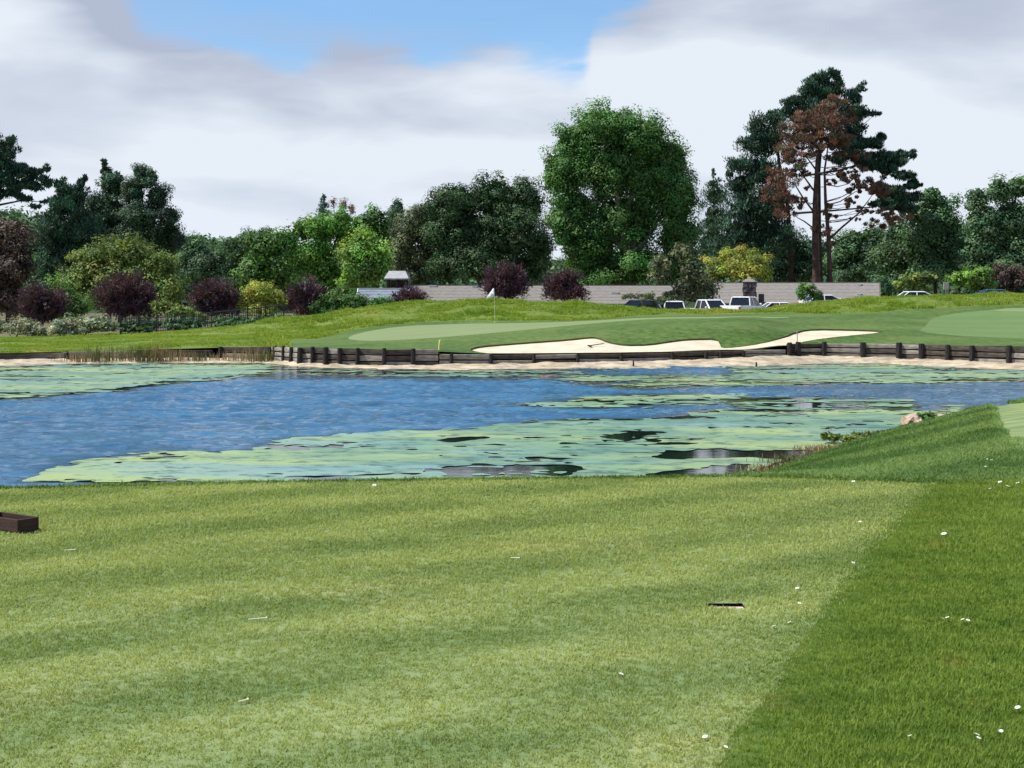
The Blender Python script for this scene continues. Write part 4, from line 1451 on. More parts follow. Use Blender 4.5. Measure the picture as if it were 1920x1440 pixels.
# purple plum trees
for (px, Y, bl, lab) in (
        (80, 112, [(78, 558, 38, 26), (60, 575, 28, 22), (105, 572, 26, 24), (80, 592, 34, 14)], 'purple leaved plum tree at the left above the silvery hedge'),
        (235, 111, [(235, 540, 42, 28), (205, 555, 30, 26), (268, 556, 28, 26), (235, 575, 44, 24)], 'widest purple plum tree in front of the yellow olive tree'),
        (405, 113, [(403, 550, 34, 26), (380, 560, 24, 22), (428, 562, 24, 22), (404, 578, 34, 16)], 'purple plum tree just left of the yellow flowering shrub'),
        (575, 114, [(575, 548, 28, 26), (555, 560, 22, 24), (594, 565, 18, 24), (572, 580, 30, 14)], 'purple plum tree between the yellow shrub and the dark shrub bank'),
        (768, 116, [(768, 556, 24, 16), (750, 564, 15, 12), (788, 562, 14, 12)], 'smallest purple plum bush below the little pavilion'),
        (948, 118, [(945, 520, 34, 22), (965, 510, 20, 16), (925, 535, 22, 20), (972, 535, 20, 20), (948, 548, 36, 14)], 'purple plum tree directly behind the flag'),
        (1058, 118, [(1058, 525, 32, 22), (1040, 538, 24, 20), (1080, 540, 20, 22), (1060, 552, 36, 14)], 'purple plum tree under the left edge of the tallest tree')):
    plant('plum_tree', lab, 'tree', Y, px, bl, 'leaf_plum', 'spiky', 'bark_dark', 0.09, cov=3.4, group='purple plum trees along the boundary', size=0.9, limbs=6, val=0.35, hue=0.18)

plant('flowering_shrub', 'yellow flowering shrub between two purple plum trees', 'shrub', 114, 490,
      [(488, 542, 38, 20), (465, 560, 24, 20), (515, 560, 26, 20), (490, 578, 40, 14)], 'leaf_yellow', 'shrub', cov=2.8, trunk_r=0.06, part='foliage', val=0.45)
plant('flowering_shrub', 'low yellow green shrub behind the wire fence at the left', 'shrub', 110, 335,
      [(330, 582, 36, 14), (365, 592, 28, 9), (300, 574, 20, 14)], 'leaf_olive', 'shrub', cov=3.0, trunk_r=0.05, part='foliage', val=0.4)
plant('silver_shrub', 'silvery hedge bush at the left edge above the shore grass', 'shrub', 104, 30, [(40, 612, 40, 15), (-15, 612, 40, 16), (70, 620, 24, 12)], 'leaf_silver', 'shrub', cov=3.2, trunk_r=0.05, part='foliage', val=0.4)
plant('silver_shrub', 'silvery hedge bush left of the wire fence', 'shrub', 104, 160, [(130, 605, 34, 13), (182, 604, 36, 14), (115, 617, 28, 11), (205, 614, 22, 10), (160, 617, 40, 10)], 'leaf_silver', 'shrub', cov=3.2, trunk_r=0.05, part='foliage', val=0.4)

# right of the big tree
plant('conifer_tree', 'dark conifer with a thin bare tip right of the tallest tree', 'tree', 196, 1340,
      [(1337, 325, 3, 12), (1338, 345, 12, 10), (1342, 368, 22, 18), (1340, 410, 26, 34), (1335, 460, 30, 40), (1345, 505, 34, 30)], 'leaf_dark', 'pine', cov=3.4, group=G_BACK, size=0.9)
plant('olive_shrub', 'grey green open shrub in front of the tallest tree', 'shrub', 122, 1280,
      [(1275, 475, 30, 15), (1240, 492, 26, 14), (1298, 505, 36, 26), (1290, 540, 40, 24), (1238, 515, 24, 14), (1322, 545, 22, 24), (1260, 555, 24, 14)], 'leaf_greyolive', 'broad', 'bark_grey', 0.10, cov=2.6, size=0.7)
plant('olive_shrub', 'thin drooping shrub over the dark parked car', 'shrub', 115.5, 1205, [(1180, 556, 22, 6), (1215, 556, 26, 9), (1240, 562, 16, 8)], 'leaf_greyolive', 'shrub', 'bark_grey', 0.04, cov=2.0, part='foliage')
plant('golden_tree', 'round yellow green tree left of the stone chimney', 'tree', 156, 1388,
      [(1388, 476, 40, 16), (1352, 492, 30, 16), (1422, 492, 30, 18), (1388, 505, 58, 20), (1340, 510, 20, 16), (1440, 512, 16, 16)], 'leaf_yellow', 'fine', 'bark_dark', 0.14, cov=2.7, val=0.4)
plant('small_shrub', 'small dark bush standing before the long roof right of the chimney', 'shrub', 120, 1515, [(1515, 540, 22, 10), (1505, 552, 18, 10), (1530, 552, 16, 10)], 'leaf_mid', 'shrub', cov=2.6, trunk_r=0.05, part='foliage')
# pines at the right
plant('pine_tree', 'dense dark pine on the left of the right hand pine group', 'tree', 186, 1440,
      [(1452, 218, 24, 18), (1420, 238, 20, 20), (1408, 268, 24, 18), (1385, 310, 22, 16), (1440, 268, 34, 34), (1425, 320, 40, 34), (1392, 348, 28, 26), (1400, 390, 44, 36), (1445, 380, 36, 44),
       (1388, 440, 40, 44), (1440, 450, 40, 46), (1362, 470, 30, 40), (1368, 325, 10, 8)], 'leaf_pine', 'pine', 'bark_dark', 0.4, cov=3.8, group='tall pines at the right',
      trunks=[([(1484, 540), (1482, 450), (1476, 380), (1460, 300), (1452, 215)], [0.34, 0.30, 0.26, 0.18, 0.05], 'trunk'), ([(1478, 400), (1440, 370), (1400, 350)], [0.14, 0.1, 0.04], 'branch'),
              ([(1470, 350), (1440, 320), (1400, 275)], [0.14, 0.1, 0.04], 'branch'), ([(1482, 450), (1440, 440), (1395, 430)], [0.14, 0.1, 0.04], 'branch')])
plant('pine_tree', 'tallest dark green pine with branches sweeping right at the right', 'tree', 180, 1500,
      [(1540, 146, 22, 13), (1560, 138, 12, 10), (1520, 168, 24, 16), (1556, 168, 28, 18), (1490, 188, 15, 13), (1498, 215, 24, 22), (1530, 200, 36, 22), (1612, 165, 10, 9), (1602, 185, 18, 15), (1606, 210, 20, 13), (1582, 222, 24, 16),
       (1638, 213, 12, 6), (1600, 245, 24, 14), (1622, 268, 24, 12), (1655, 255, 13, 8), (1590, 288, 30, 14), (1648, 292, 22, 11), (1690, 290, 26, 8), (1712, 292, 10, 5), (1665, 318, 26, 11), (1708, 340, 12, 5), (1696, 370, 28, 12), (1655, 382, 36, 10),
       (1680, 352, 14, 6), (1600, 215, 26, 22), (1595, 265, 30, 18), (1620, 300, 30, 13), (1640, 270, 22, 11), (1640, 312, 28, 12), (1670, 300, 34, 13), (1690, 330, 26, 10), (1650, 352, 26, 9), (1670, 366, 38, 13),
       (1690, 386, 38, 12), (1716, 366, 10, 7), (1570, 300, 18, 12), (1702, 350, 20, 8), (1572, 150, 10, 10), (1535, 185, 40, 18), (1475, 205, 12, 12)],
      'leaf_pine', 'pine', 'bark_dark', 0.4, cov=5.0, group='tall pines at the right',
      trunks=[([(1541, 540, 1.0), (1538, 430, 1.0), (1537, 320, 0.8), (1544, 220), (1550, 140)], [0.40, 0.34, 0.26, 0.18, 0.06], 'trunk'), ([(1520, 260), (1560, 262), (1600, 250), (1640, 215)], [0.14, 0.1, 0.07, 0.02], 'branch'),
              ([(1505, 330), (1570, 320), (1640, 300), (1700, 292)], [0.16, 0.12, 0.08, 0.03], 'branch'), ([(1490, 400), (1560, 395), (1640, 388), (1705, 368)], [0.16, 0.12, 0.08, 0.03], 'branch')])
TW_BL, TW_BR = [], []
_r = random.Random(5)
for i in range(30):
    row = _r.uniform(265, 445)
    tx_ = _r.choice((1530, 1550))
    sd_ = _r.choice((-1, 1)) if tx_ == 1530 else 1
    ln_ = _r.uniform(18, 70) * (0.75 if sd_ < 0 else 1.1)
    ex, ey = tx_ + sd_ * ln_, row - _r.uniform(-6, 0.45 * ln_)
    TW_BR.append(([(tx_, row, 0.0), (tx_ + sd_ * ln_ * .5, (row + ey) / 2 + 4, _r.uniform(-1, 1)), (ex, ey, _r.uniform(-2, 2))], [0.055, 0.04, 0.015], 'branch'))
    if _r.random() < 0.75:
        TW_BL.append((ex, ey - 1, _r.uniform(8, 17), _r.uniform(3, 6)))
plant('dead_pine_tree', 'half dead pine with rust brown needles and two bare trunks', 'tree', 172, 1538,
      [(1572, 188, 16, 12), (1550, 205, 24, 12), (1512, 222, 26, 12), (1545, 232, 34, 14), (1482, 245, 22, 14), (1505, 258, 36, 16), (1562, 255, 34, 14), (1475, 282, 18, 16), (1510, 285, 28, 12), (1555, 280, 24, 8), (1462, 325, 24, 12),
       (1458, 352, 24, 12), (1470, 300, 16, 10), (1585, 330, 16, 6), (1620, 345, 24, 9), (1640, 358, 18, 7), (1600, 355, 18, 6), (1478, 375, 22, 8), (1680, 412, 30, 9), (1645, 420, 22, 7), (1540, 400, 14, 8), (1560, 222, 30, 14), (1590, 215, 14, 10), (1525, 245, 40, 14), (1580, 262, 22, 12), (1495, 305, 20, 12), (1470, 340, 30, 14), (1535, 268, 44, 12), (1462, 375, 28, 12), (1475, 400, 22, 10), (1600, 335, 26, 8), (1635, 350, 26, 9), (1655, 365, 16, 7), (1590, 372, 16, 6), (1615, 318, 16, 6), (1500, 325, 18, 8), (1560, 405, 16, 6), (1540, 430, 20, 10), (1555, 455, 14, 8), (1660, 400, 22, 8), (1500, 390, 14, 6)] + TW_BL,
      'leaf_brown', 'pine', 'bark_red', 0.35, cov=4.0, size=0.8, core=0.0, group='tall pines at the right', val=0.35, hue=0.2,
      trunks=[([(1530, 532), (1528, 450), (1528, 380), (1532, 300), (1548, 215)], [0.42, 0.36, 0.28, 0.19, 0.06], 'trunk'),
              ([(1556, 532), (1554, 450), (1548, 380), (1546, 320), (1556, 250)], [0.30, 0.26, 0.20, 0.13, 0.04], 'trunk'),
              ([(1528, 400), (1505, 370), (1490, 345), (1470, 335)], [0.13, 0.1, 0.07, 0.03], 'branch'), ([(1528, 360), (1510, 335), (1496, 315), (1480, 300)], [0.12, 0.09, 0.06, 0.02], 'branch'),
              ([(1531, 320), (1515, 298), (1500, 285), (1480, 275)], [0.11, 0.08, 0.05, 0.02], 'branch'), ([(1553, 450), (1580, 425), (1610, 400), (1640, 360)], [0.16, 0.13, 0.09, 0.03], 'branch'),
              ([(1549, 385), (1575, 378), (1600, 362), (1620, 350)], [0.09, 0.07, 0.05, 0.02], 'branch'), ([(1546, 330), (1560, 318), (1580, 314), (1610, 312)], [0.09, 0.07, 0.05, 0.02], 'branch'),
              ([(1528, 430), (1508, 415), (1495, 408), (1478, 380)], [0.10, 0.08, 0.05, 0.02], 'branch'), ([(1547, 345), (1570, 350), (1590, 345), (1605, 330)], [0.08, 0.06, 0.04, 0.02], 'branch'),
              ([(1535, 280), (1520, 262), (1505, 255), (1490, 245)], [0.09, 0.07, 0.05, 0.02], 'branch'), ([(1547, 300), (1565, 285), (1580, 265), (1590, 255)], [0.08, 0.06, 0.04, 0.02], 'branch'),
              ([(1554, 440), (1570, 452), (1600, 440), (1660, 415)], [0.10, 0.08, 0.05, 0.02], 'branch')] + TW_BR)
plant('forest_tree', 'dark green tree behind the bare pine trunks', 'tree', 215, 1500, [(1470, 460, 42, 44), (1520, 478, 36, 36), (1450, 505, 40, 30), (1510, 505, 40, 26), (1330, 500, 30, 40)], 'leaf_dark', 'broad', cov=4, group='woodland trees at the right')
plant('forest_tree', 'lighter green tree right of the bare pine trunks', 'tree', 205, 1600, [(1600, 455, 36, 30), (1580, 490, 34, 34), (1630, 490, 36, 34), (1640, 445, 30, 26), (1600, 515, 44, 22)], 'leaf_forest', 'broad', cov=4, group='woodland trees at the right')
plant('forest_tree', 'broad woodland tree under the end of the sweeping pine branches', 'tree', 190, 1690, [(1690, 440, 34, 34), (1670, 480, 40, 40), (1715, 470, 36, 44), (1690, 515, 50, 22)], 'leaf_forest', 'broad', cov=4, group='woodland trees at the right')
plant('forest_tree', 'woodland tree with a peaked top right of the pines', 'tree', 184, 1755, [(1745, 366, 22, 20), (1765, 385, 30, 24), (1728, 400, 32, 26), (1760, 425, 48, 36), (1730, 455, 46, 38), (1780, 465, 44, 40), (1750, 505, 60, 26)], 'leaf_forest', 'broad', cov=4, group='woodland trees at the right')
plant('forest_tree', 'tall woodland tree at the right edge of the photo', 'tree', 178, 1870, [(1835, 372, 24, 24), (1872, 355, 28, 24), (1910, 350, 30, 26), (1850, 415, 46, 40), (1902, 410, 44, 46), (1850, 465, 54, 38), (1905, 470, 46, 40), (1870, 505, 60, 26)], 'leaf_forest', 'broad', cov=4, group='woodland trees at the right')
plant('forest_tree', 'dark woodland tree half out of frame on the right', 'tree', 188, 1975, [(1965, 360, 40, 36), (1985, 430, 60, 60), (1950, 480, 50, 44)], 'leaf_forest', 'broad', cov=3.6, group='woodland trees at the right')
plant('lime_shrub', 'bright yellow green shrub behind the small sign', 'shrub', 138, 1820, [(1815, 515, 30, 13), (1842, 508, 24, 14), (1795, 526, 22, 13), (1830, 530, 34, 12)], 'leaf_lime', 'fine', cov=3.0, trunk_r=0.08, part='foliage')
plant('lime_shrub', 'tan and green shrub left of the small sign', 'shrub', 140, 1720, [(1712, 525, 26, 13), (1742, 522, 20, 14), (1690, 535, 20, 12), (1730, 540, 30, 10)], 'leaf_olive', 'fine', cov=3.0, trunk_r=0.08, part='foliage')
plant('brown_shrub', 'brownish shrub at the right edge above the blue car', 'shrub', 145, 1890, [(1880, 510, 26, 16), (1910, 520, 26, 18), (1860, 528, 24, 14), (1890, 535, 34, 12)], 'leaf_rust', 'fine', cov=3.0, trunk_r=0.08, part='foliage')
plant('low_shrub', 'dark low shrub right of the long roof end', 'shrub', 152, 1665, [(1660, 530, 22, 18), (1680, 542, 20, 10)], 'leaf_forest', 'fine', cov=3.4, trunk_r=0.08, part='foliage')

# wooded hill far behind
hp = np.arange(-700, 2700, 20.0)
hk = [(-700, 395), (0, 402), (60, 405), (110, 418), (250, 440), (340, 442), (400, 462), (460, 455), (560, 470), (800, 480), (1200, 490), (1400, 480), (1560, 470), (1700, 440), (1850, 420), (2700, 400)]
def hillrow(p): return np.interp(p, [a for a, _ in hk], [b for _, b in hk])
hy = np.array([255, 275, 300, 330, 360, 420])
HP, HYY = np.meshgrid(hp, hy, indexing='ij')
prof = np.interp(HYY, [255, 275, 300, 330, 360, 420], [0.0, 0.25, 0.7, 0.93, 0.93, 0.3])
HZ = -2.4 + (PZ(hillrow(HP), 330.0) + 2.4 - 3.0) * prof
V = np.column_stack([((HP - 960) * HYY / F).ravel(), HYY.ravel(), HZ.ravel()])
a, b_ = HP.shape
idx = np.arange(a * b_).reshape(a, b_)
Fq = np.stack([idx[:-1, :-1], idx[1:, :-1], idx[1:, 1:], idx[:-1, 1:]], -1).reshape(-1, 4)
o = link('hill', np_mesh('hill', V, Fq, smooth=True), None, MATS['hill_ground'])
o['kind'] = 'structure'
bl = []
for _ in range(420):
    p = random.uniform(-300, 2200); y = random.uniform(262, 335)
    zz_ = -2.4 + (float(PZ(hillrow(p), 330.0)) + 2.4 - 3.0) * float(np.interp(y, [255, 275, 300, 330], [0.0, 0.25, 0.7, 0.93]))
    rr = random.uniform(2.5, 5.0)
    bl.append((PX(p, y), y, zz_ + rr * 0.55, rr, rr, rr * random.uniform(0.7, 1.0)))
o = link('hillside_woods', crown_mesh('hillside_woods', bl, 'broad', 1.9, seed=5, size=3.0), None, MATS['leaf_forest'])
tag(o, 'dark distant woods on the hill behind the trees', None, None, 'stuff')

# long meadow grass on the ridge and shore
mt = tufts('meadow_tuft', 'meadow_blade', [(12, 0.20, 0.035, 0.20, 0.9), (12, 0.15, 0.04, 0.24, 1.1), (11, 0.26, 0.03, 0.18, 0.8)])
px_ = RNG.uniform(-120, 2050, 110000)
Y = RNG.uniform(70, 106, len(px_))
d1 = sdist(px_ / UX, Y, Z_ROUGH)
k = ((d1 > 0.15) | (px_ < 540)) & (Y > wallY(px_) + 0.25) & (sdist(px_ / UX, Y, Z_GREEN) < -0.3) & (sdist(px_ / UX, Y, Z_APRON) < -0.3)
px_, Y = px_[k], Y[k]
dn = fbm(PX(px_, Y) / 3.0, Y / 3.0, 91, 3)
k = RNG.uniform(0, 1, len(px_)) < np.clip(0.6 + dn * 0.8, 0.2, 1)
px_, Y, dn = px_[k], Y[k], dn[k]
scl = np.clip(0.65 + 0.6 * dn, 0.35, 1.4) * RNG.uniform(0.7, 1.3, len(px_)) * np.where(px_ < 480, 0.55, 1.0)
scatter('meadow_grass', np.column_stack([PX(px_, Y), Y, farZ(px_, Y)]), scl, mt, 'meadow_blade', 'long yellow green grass on the ridge behind the green')


# reeds and dry stalks -------------------------------------------------
def stalks(name, label, cat, pos, w_, d_, h, n, mat, group=None, wd=0.03, lean=0.18, seed=1):
    r = np.random.default_rng(seed)
    x = r.normal(0, w_ / 2.2, n); y = r.uniform(-d_ / 2, d_ / 2, n)
    hh = h * r.uniform(0.45, 1.1, n)
    a = r.uniform(0, 2 * np.pi, n)
    ln = lean * hh * r.uniform(0.2, 1.4, n)
    V, Fq, T = [], [], []
    for i in range(n):
        ux, uy = math.cos(a[i]), math.sin(a[i])
        th = r.uniform(0, 3.14)
        sx, sy = math.cos(th) * wd / 2, math.sin(th) * wd / 2
        b0 = len(V)
        V += [(x[i] - sx, y[i] - sy, -0.15), (x[i] + sx, y[i] + sy, -0.15), (x[i] + ux * ln[i] * .3 + sx, y[i] + uy * ln[i] * .3 + sy, hh[i] * .6),
              (x[i] + ux * ln[i] * .3 - sx, y[i] + uy * ln[i] * .3 - sy, hh[i] * .6), (x[i] + ux * ln[i], y[i] + uy * ln[i], hh[i])]
        Fq += [(b0, b0 + 1, b0 + 2), (b0, b0 + 2, b0 + 3), (b0 + 3, b0 + 2, b0 + 4)]
        tv = max(0.35, 1 + r.normal(0, 0.3))
        T += [(tv, tv, tv, 1)] * 5
    o = link(name, np_mesh(name, V, Fq, {'tint': ('FLOAT_COLOR', T)}), None, MATS[mat])
    o.location = pos
    return tag(o, label, cat, group)


def shore_pt(px, t):
    y = float(shoreY(px)) * (1 - t) + float(wallY(px)) * t
    z = WATER + (float(footZ(px)) - WATER) * t ** .75
    return (PX(px, y), y, z)


reeds = [(150, 0.25, 0.9, 0.55, 70, 'reed_straw', 'brown reed clump at the left end of the reed bed'), (185, 0.2, 0.8, 0.9, 80, 'reed_green', 'tall green brown reed clump second from the left end of the reed bed'),
         (222, 0.35, 0.8, 0.6, 60, 'reed_straw', 'short straw reed clump in the left half of the reed bed'), (262, 0.2, 1.0, 1.0, 100, 'reed_green', 'tallest reed clump in the middle of the reed bed'),
         (300, 0.25, 0.9, 1.0, 90, 'reed_straw', 'tall dry reed clump just right of the middle of the reed bed'), (342, 0.3, 0.8, 0.65, 70, 'reed_straw', 'low brown reed clump near the right end of the reed bed'),
         (375, 0.3, 0.6, 0.5, 50, 'reed_green', 'small green reed clump at the right end of the reed bed'), (428, 0.4, 0.8, 0.5, 60, 'reed_straw', 'rusty dry grass clump at the foot of the log edging'),
         (470, 0.35, 0.9, 0.75, 80, 'reed_straw', 'dry brown reed clump before the log edging'), (497, 0.3, 0.6, 0.8, 60, 'reed_green', 'reed clump touching the left end of the tall timber wall')]
for i, (p, t_, w_, h, n, m, lab) in enumerate(reeds):
    stalks('reed_clump', lab, 'reeds', shore_pt(p, t_), w_ * 1.25, 0.7, h, int(n * 1.3), m, 'reeds on the far shore', seed=i + 3)
for i, (p, t_, h, lab) in enumerate(((1187, 0.1, 0.30, 'short dark stick standing at the water edge below the bunker'), (1415, -0.15, 0.22, 'dark stub poking out of the algae below the right end of the bunker'))):
    q = shore_pt(p, max(t_, 0.0))
    o = MB().tube([(0, 0, -0.2), (0.02, 0, h * .5), (0.01, 0.02, h)], [0.05, 0.045, 0.03], 6).build('stick', MATS['post_timber'])
    o.location = (q[0], q[1] - (0.4 if t_ < 0 else 0), q[2])
    tag(o, lab, 'stick')

# plants and rock on the near bank
def bank_pt(px, dy=0.0):
    y = float(nearshoreY(px)) - dy
    x = PX(px, y)
    return Vector((x, y, float(nearZ(x, y))))


for i, (p, dy, w_, h, n, m, lab) in enumerate(((1470, 0.6, 0.84, 0.12, 268, 'reed_straw', 'dry straw tuft on the pond edge where the bank meets the tee'), (1515, 0.5, 0.91, 0.14, 291, 'reed_green', 'green brown tuft on the bank edge above the dark water'),
                                                (1570, 0.5, 0.91, 0.16, 313, 'reed_straw', 'dry tuft on the bank edge left of the low bush'), (1660, 0.4, 0.70, 0.12, 179, 'reed_green', 'short tuft on the bank edge left of the tan rock'))):
    stalks('grass_tuft', lab, 'grass tuft', bank_pt(p, dy), w_, 0.8, h, n * 2, m, 'tufts on the near bank', wd=0.016, lean=0.9, seed=40 + i)


def near_shrub(label, p, dy, rad, h, leaf, seed):
    q = bank_pt(p, dy)
    t = thing('bank_shrub', label, 'shrub', q, 0, 'shrubs on the near bank')
    r = np.random.default_rng(seed)
    bl = [(float(r.normal(0, rad * .5)), float(r.normal(0, .2)), h * 0.45 * float(r.uniform(.7, 1.1)), rad * .55, rad * .5, h * .45) for _ in range(6)]
    link('foliage', crown_mesh('foliage', bl, 'shrub', 3.0, seed=seed, size=0.45), t, MATS[leaf])
    m = MB()
    for v in bl[:4]:
        limb(m, (0, 0, -0.1), (v[0], v[1], v[2] * 1.1), 0.02, 0.006, 0.1, n=4, seg=5)
    m.build('stem', MATS['bark_dark'], t)


near_shrub('low olive bush on the bank edge between the dry tuft and the rock', 1618, 0.5, 0.75, 0.26, 'leaf_olive', 3)
near_shrub('dark green bush on the bank edge right of the tan rock', 1738, 0.5, 0.5, 0.30, 'leaf_mid', 4)


def rock(label, loc, sx, sy, sz, seed):
    bm = bmesh.new()
    bmesh.ops.create_icosphere(bm, subdivisions=3, radius=1)
    for v in bm.verts:
        n = v.co.normalized()
        f_ = 1 + 0.28 * float(fbm(np.array(n.x * 1.7 + seed), np.array(n.y * 1.7 + n.z * 1.3), seed, 4))
        v.co = Vector((n.x * sx, n.y * sy, n.z * sz)) * f_
    me = bpy.data.meshes.new('rock')
    bm.to_mesh(me)
    bm.free()
    o = link('bank_rock', me, None, MATS['bank_rock'])
    o.location = loc
    return tag(o, label, 'rock', 'rocks on the near bank')


q = bank_pt(1712, 0.0)
rock('tan rock face at the pond edge on the near bank', (q.x, q.y, q.z + 0.06), 0.30, 0.45, 0.26, 3)
q = bank_pt(1760, 0.1)
rock('small tan stone right of the dark bank bush', (q.x, q.y, q.z + 0.05), 0.30, 0.3, 0.13, 5)

R = math.radians
# ------------------------------------------------------------------ BUILDINGS
def gable_house(label, px0, px1, Y, ridge_row, eave_z, depth, wall_mat, roof_mat, windows, rz=0.0):
    """long low house, ridge along x"""
    x0, x1 = PX(px0, Y + depth / 2), PX(px1, Y + depth / 2)
    xc, Lh = (x0 + x1) / 2, x1 - x0
    yc = Y + depth / 2
    gz = far_ground(xc, yc) - 0.05
    zr = PZ(ridge_row, yc) - gz
    ze = eave_z - gz
    t = thing('house', label, 'house', (xc, yc, gz), rz)
    wl, wd_ = Lh - 1.2, depth - 1.4
    b = MB()
    hw, hd = wl / 2, wd_ / 2
    zt = ze - 0.05
    zg = ze + (zr - ze) * (1 - 0.0) - 0.25
    b.add([(-hw, -hd, 0), (hw, -hd, 0), (hw, hd, 0), (-hw, hd, 0), (-hw, -hd, zt), (hw, -hd, zt), (hw, hd, zt), (-hw, hd, zt), (-hw, 0, zg), (hw, 0, zg)],
          [(0, 1, 5, 4), (1, 2, 6, 9, 5), (2, 3, 7, 6), (3, 0, 4, 8, 7), (0, 3, 2, 1)])
    b.build('wall', MATS[wall_mat], t)
    # two roof slabs with thickness
    for s in (-1, 1):
        hl = Lh / 2
        y_e = s * depth / 2
        b = MB()
        th = 0.16
        b.add([(-hl, y_e, ze), (hl, y_e, ze), (hl, 0, zr), (-hl, 0, zr), (-hl, y_e, ze - th), (hl, y_e, ze - th), (hl, 0, zr - th), (-hl, 0, zr - th)],
              [(0, 1, 2, 3), (4, 7, 6, 5), (0, 4, 5, 1), (1, 5, 6, 2), (2, 6, 7, 3), (3, 7, 4, 0)])
        b.build('roof', MATS[roof_mat], t)
        for q_ in range(6):
            f0, f1 = q_ / 6 + 0.005, (q_ + 1) / 6 + 0.02
            f1 = min(f1, 0.985)
            pa_, pb_ = (y_e * (1 - f0), ze + (zr - ze) * f0), (y_e * (1 - f1), ze + (zr - ze) * f1)
            u0, u1 = 0.032, 0.010
            c_ = MB().add([(-hl + .02, pa_[0], pa_[1] + .004), (hl - .02, pa_[0], pa_[1] + .004), (hl - .02, pb_[0], pb_[1] + .003), (-hl + .02, pb_[0], pb_[1] + .003),
                           (-hl + .02, pa_[0], pa_[1] + u0), (hl - .02, pa_[0], pa_[1] + u0), (hl - .02, pb_[0], pb_[1] + u1), (-hl + .02, pb_[0], pb_[1] + u1)],
                          [(3, 2, 1, 0), (4, 5, 6, 7), (0, 1, 5, 4), (1, 2, 6, 5), (2, 3, 7, 6), (3, 0, 4, 7)])
            c_.build('shingle_course', MATS[roof_mat], t)
        MB().box((0, y_e + s * 0.02, ze - 0.13), (Lh + 0.04, 0.05, 0.2)).build('fascia', MATS['white_trim' if roof_mat == 'shingle_pale' else 'dark_wood'], t)
    MB().box((0, 0, zr + 0.01), (Lh, 0.34, 0.07)).build('ridge_cap', MATS['white_trim' if roof_mat == 'blue_roof' else roof_mat], t)
    for s in (-1, 1):
        b = MB()
        hl = Lh / 2 + 0.015
        b.add([(s * hl, -depth / 2, ze - 0.22), (s * hl, -depth / 2, ze + 0.03), (s * hl, 0, zr + 0.04), (s * hl, 0, zr - 0.22),
               (s * (hl + .06), -depth / 2, ze - 0.22), (s * (hl + .06), -depth / 2, ze + 0.03), (s * (hl + .06), 0, zr + 0.04), (s * (hl + .06), 0, zr - 0.22)],
              [(0, 1, 2, 3), (4, 7, 6, 5), (0, 4, 5, 1), (1, 5, 6, 2), (2, 6, 7, 3), (3, 7, 4, 0)])
        b.build('gable_trim', MATS['white_trim' if roof_mat == 'blue_roof' else 'house_wall'], t)
    for (wx_, wz, ww, wh) in windows:
        fr = MB().box((wx_, -hd - 0.03, wz), (ww + .16, 0.08, wh + .16)).build('window', MATS['white_trim'], t)
        MB().box((wx_, -hd - 0.075, wz), (ww, 0.03, wh)).build('pane', MATS['car_glass'], fr)
    d_ = MB().box((wl * 0.22, -hd - 0.03, 1.02), (0.95, 0.08, 2.04)).build('door', MATS['dark_wood'], t)
    MB().box((wl * 0.22 + 0.36, -hd - 0.10, 1.0), (0.05, 0.06, 0.12)).build('handle', MATS['grey_metal'], d_)
    return t, Lh, zr, ze, gz, xc, yc


def vent(t, x, z_frac, zr, ze, depth, s=(0.45, 0.4, 0.16), m='white_trim'):
    y = -depth / 2 * (1 - z_frac)
    z = ze + (zr - ze) * z_frac
    b = MB()
    b.box((x, y, z + s[2] / 2 - 0.02), s)
    b.box((x, y, z + s[2] + 0.01), (s[0] + .12, s[1] + .12, 0.05))
    b.build('roof_vent', MATS[m], t)


tA, LA, zr, ze, gz, xA, yA = gable_house('long low house with a brown grey roof behind the flag and plum trees', 742, 1262, 138, 535, 0.32, 11, 'house_wall', 'shingle_roof',
                                         [(-12, 1.5, 1.6, 1.2), (-5, 1.5, 1.6, 1.2), (1, 1.5, 1.6, 1.2), (12, 1.5, 1.6, 1.2)])
for px, fr in ((812, 0.93), (893, 0.9), (1150, 0.55)):
    vent(tA, PX(px, yA) - xA, fr, zr, ze, 11, (0.7, 0.4, 0.10))
tB, LB, zr, ze, gz, xB, yB = gable_house('low house with a taupe roof and stone chimney behind the parked cars', 1338, 1644, 140, 530, 0.35, 11, 'house_wall', 'shingle_roof',
                                         [(-6, 1.5, 1.6, 1.2), (-2, 1.5, 1.6, 1.2), (4.6, 1.5, 1.6, 1.2)], R(-14))
vent(tB, PX(1608, yB) - xB, 0.86, zr, ze, 11, (0.32, 0.3, 0.16))
vent(tB, PX(1608, yB) - xB, 0.40, zr, ze, 11, (0.36, 0.3, 0.16))
# chimney on the near wall of that house
ycm = 140.6
_c, _s = math.cos(R(14)), math.sin(R(14))
def to_house(px_, y_):
    dx_, dy_ = PX(px_, y_) - xB, y_ - yB
    return dx_ * _c - dy_ * _s, dx_ * _s + dy_ * _c
xm, ym = to_house(1405, ycm)
def czr(row): return PZ(row, ycm) - gz
b = MB()
hgt = czr(529)
wch = 24 * ycm / F
nz_ = 9
for i in range(nz_):
    z0 = -0.1 + (hgt + 0.1) * i / nz_
    z1 = -0.1 + (hgt + 0.1) * (i + 1) / nz_ - 0.012
    k2 = 3
    for c_ in range(k2):
        w1 = wch / k2
        b.box((xm - wch / 2 + w1 * (c_ + .5) + (0.0 if i % 2 else 0.05), ym, (z0 + z1) / 2), (w1 - 0.02, 1.0 + random.uniform(-.06, .06), z1 - z0), 0, 0.03)
b.box((xm, ym, hgt / 2), (wch - 0.12, 0.86, hgt - 0.02))
ch = b.build('chimney', MATS['chimney_stone'], tB)
b = MB()
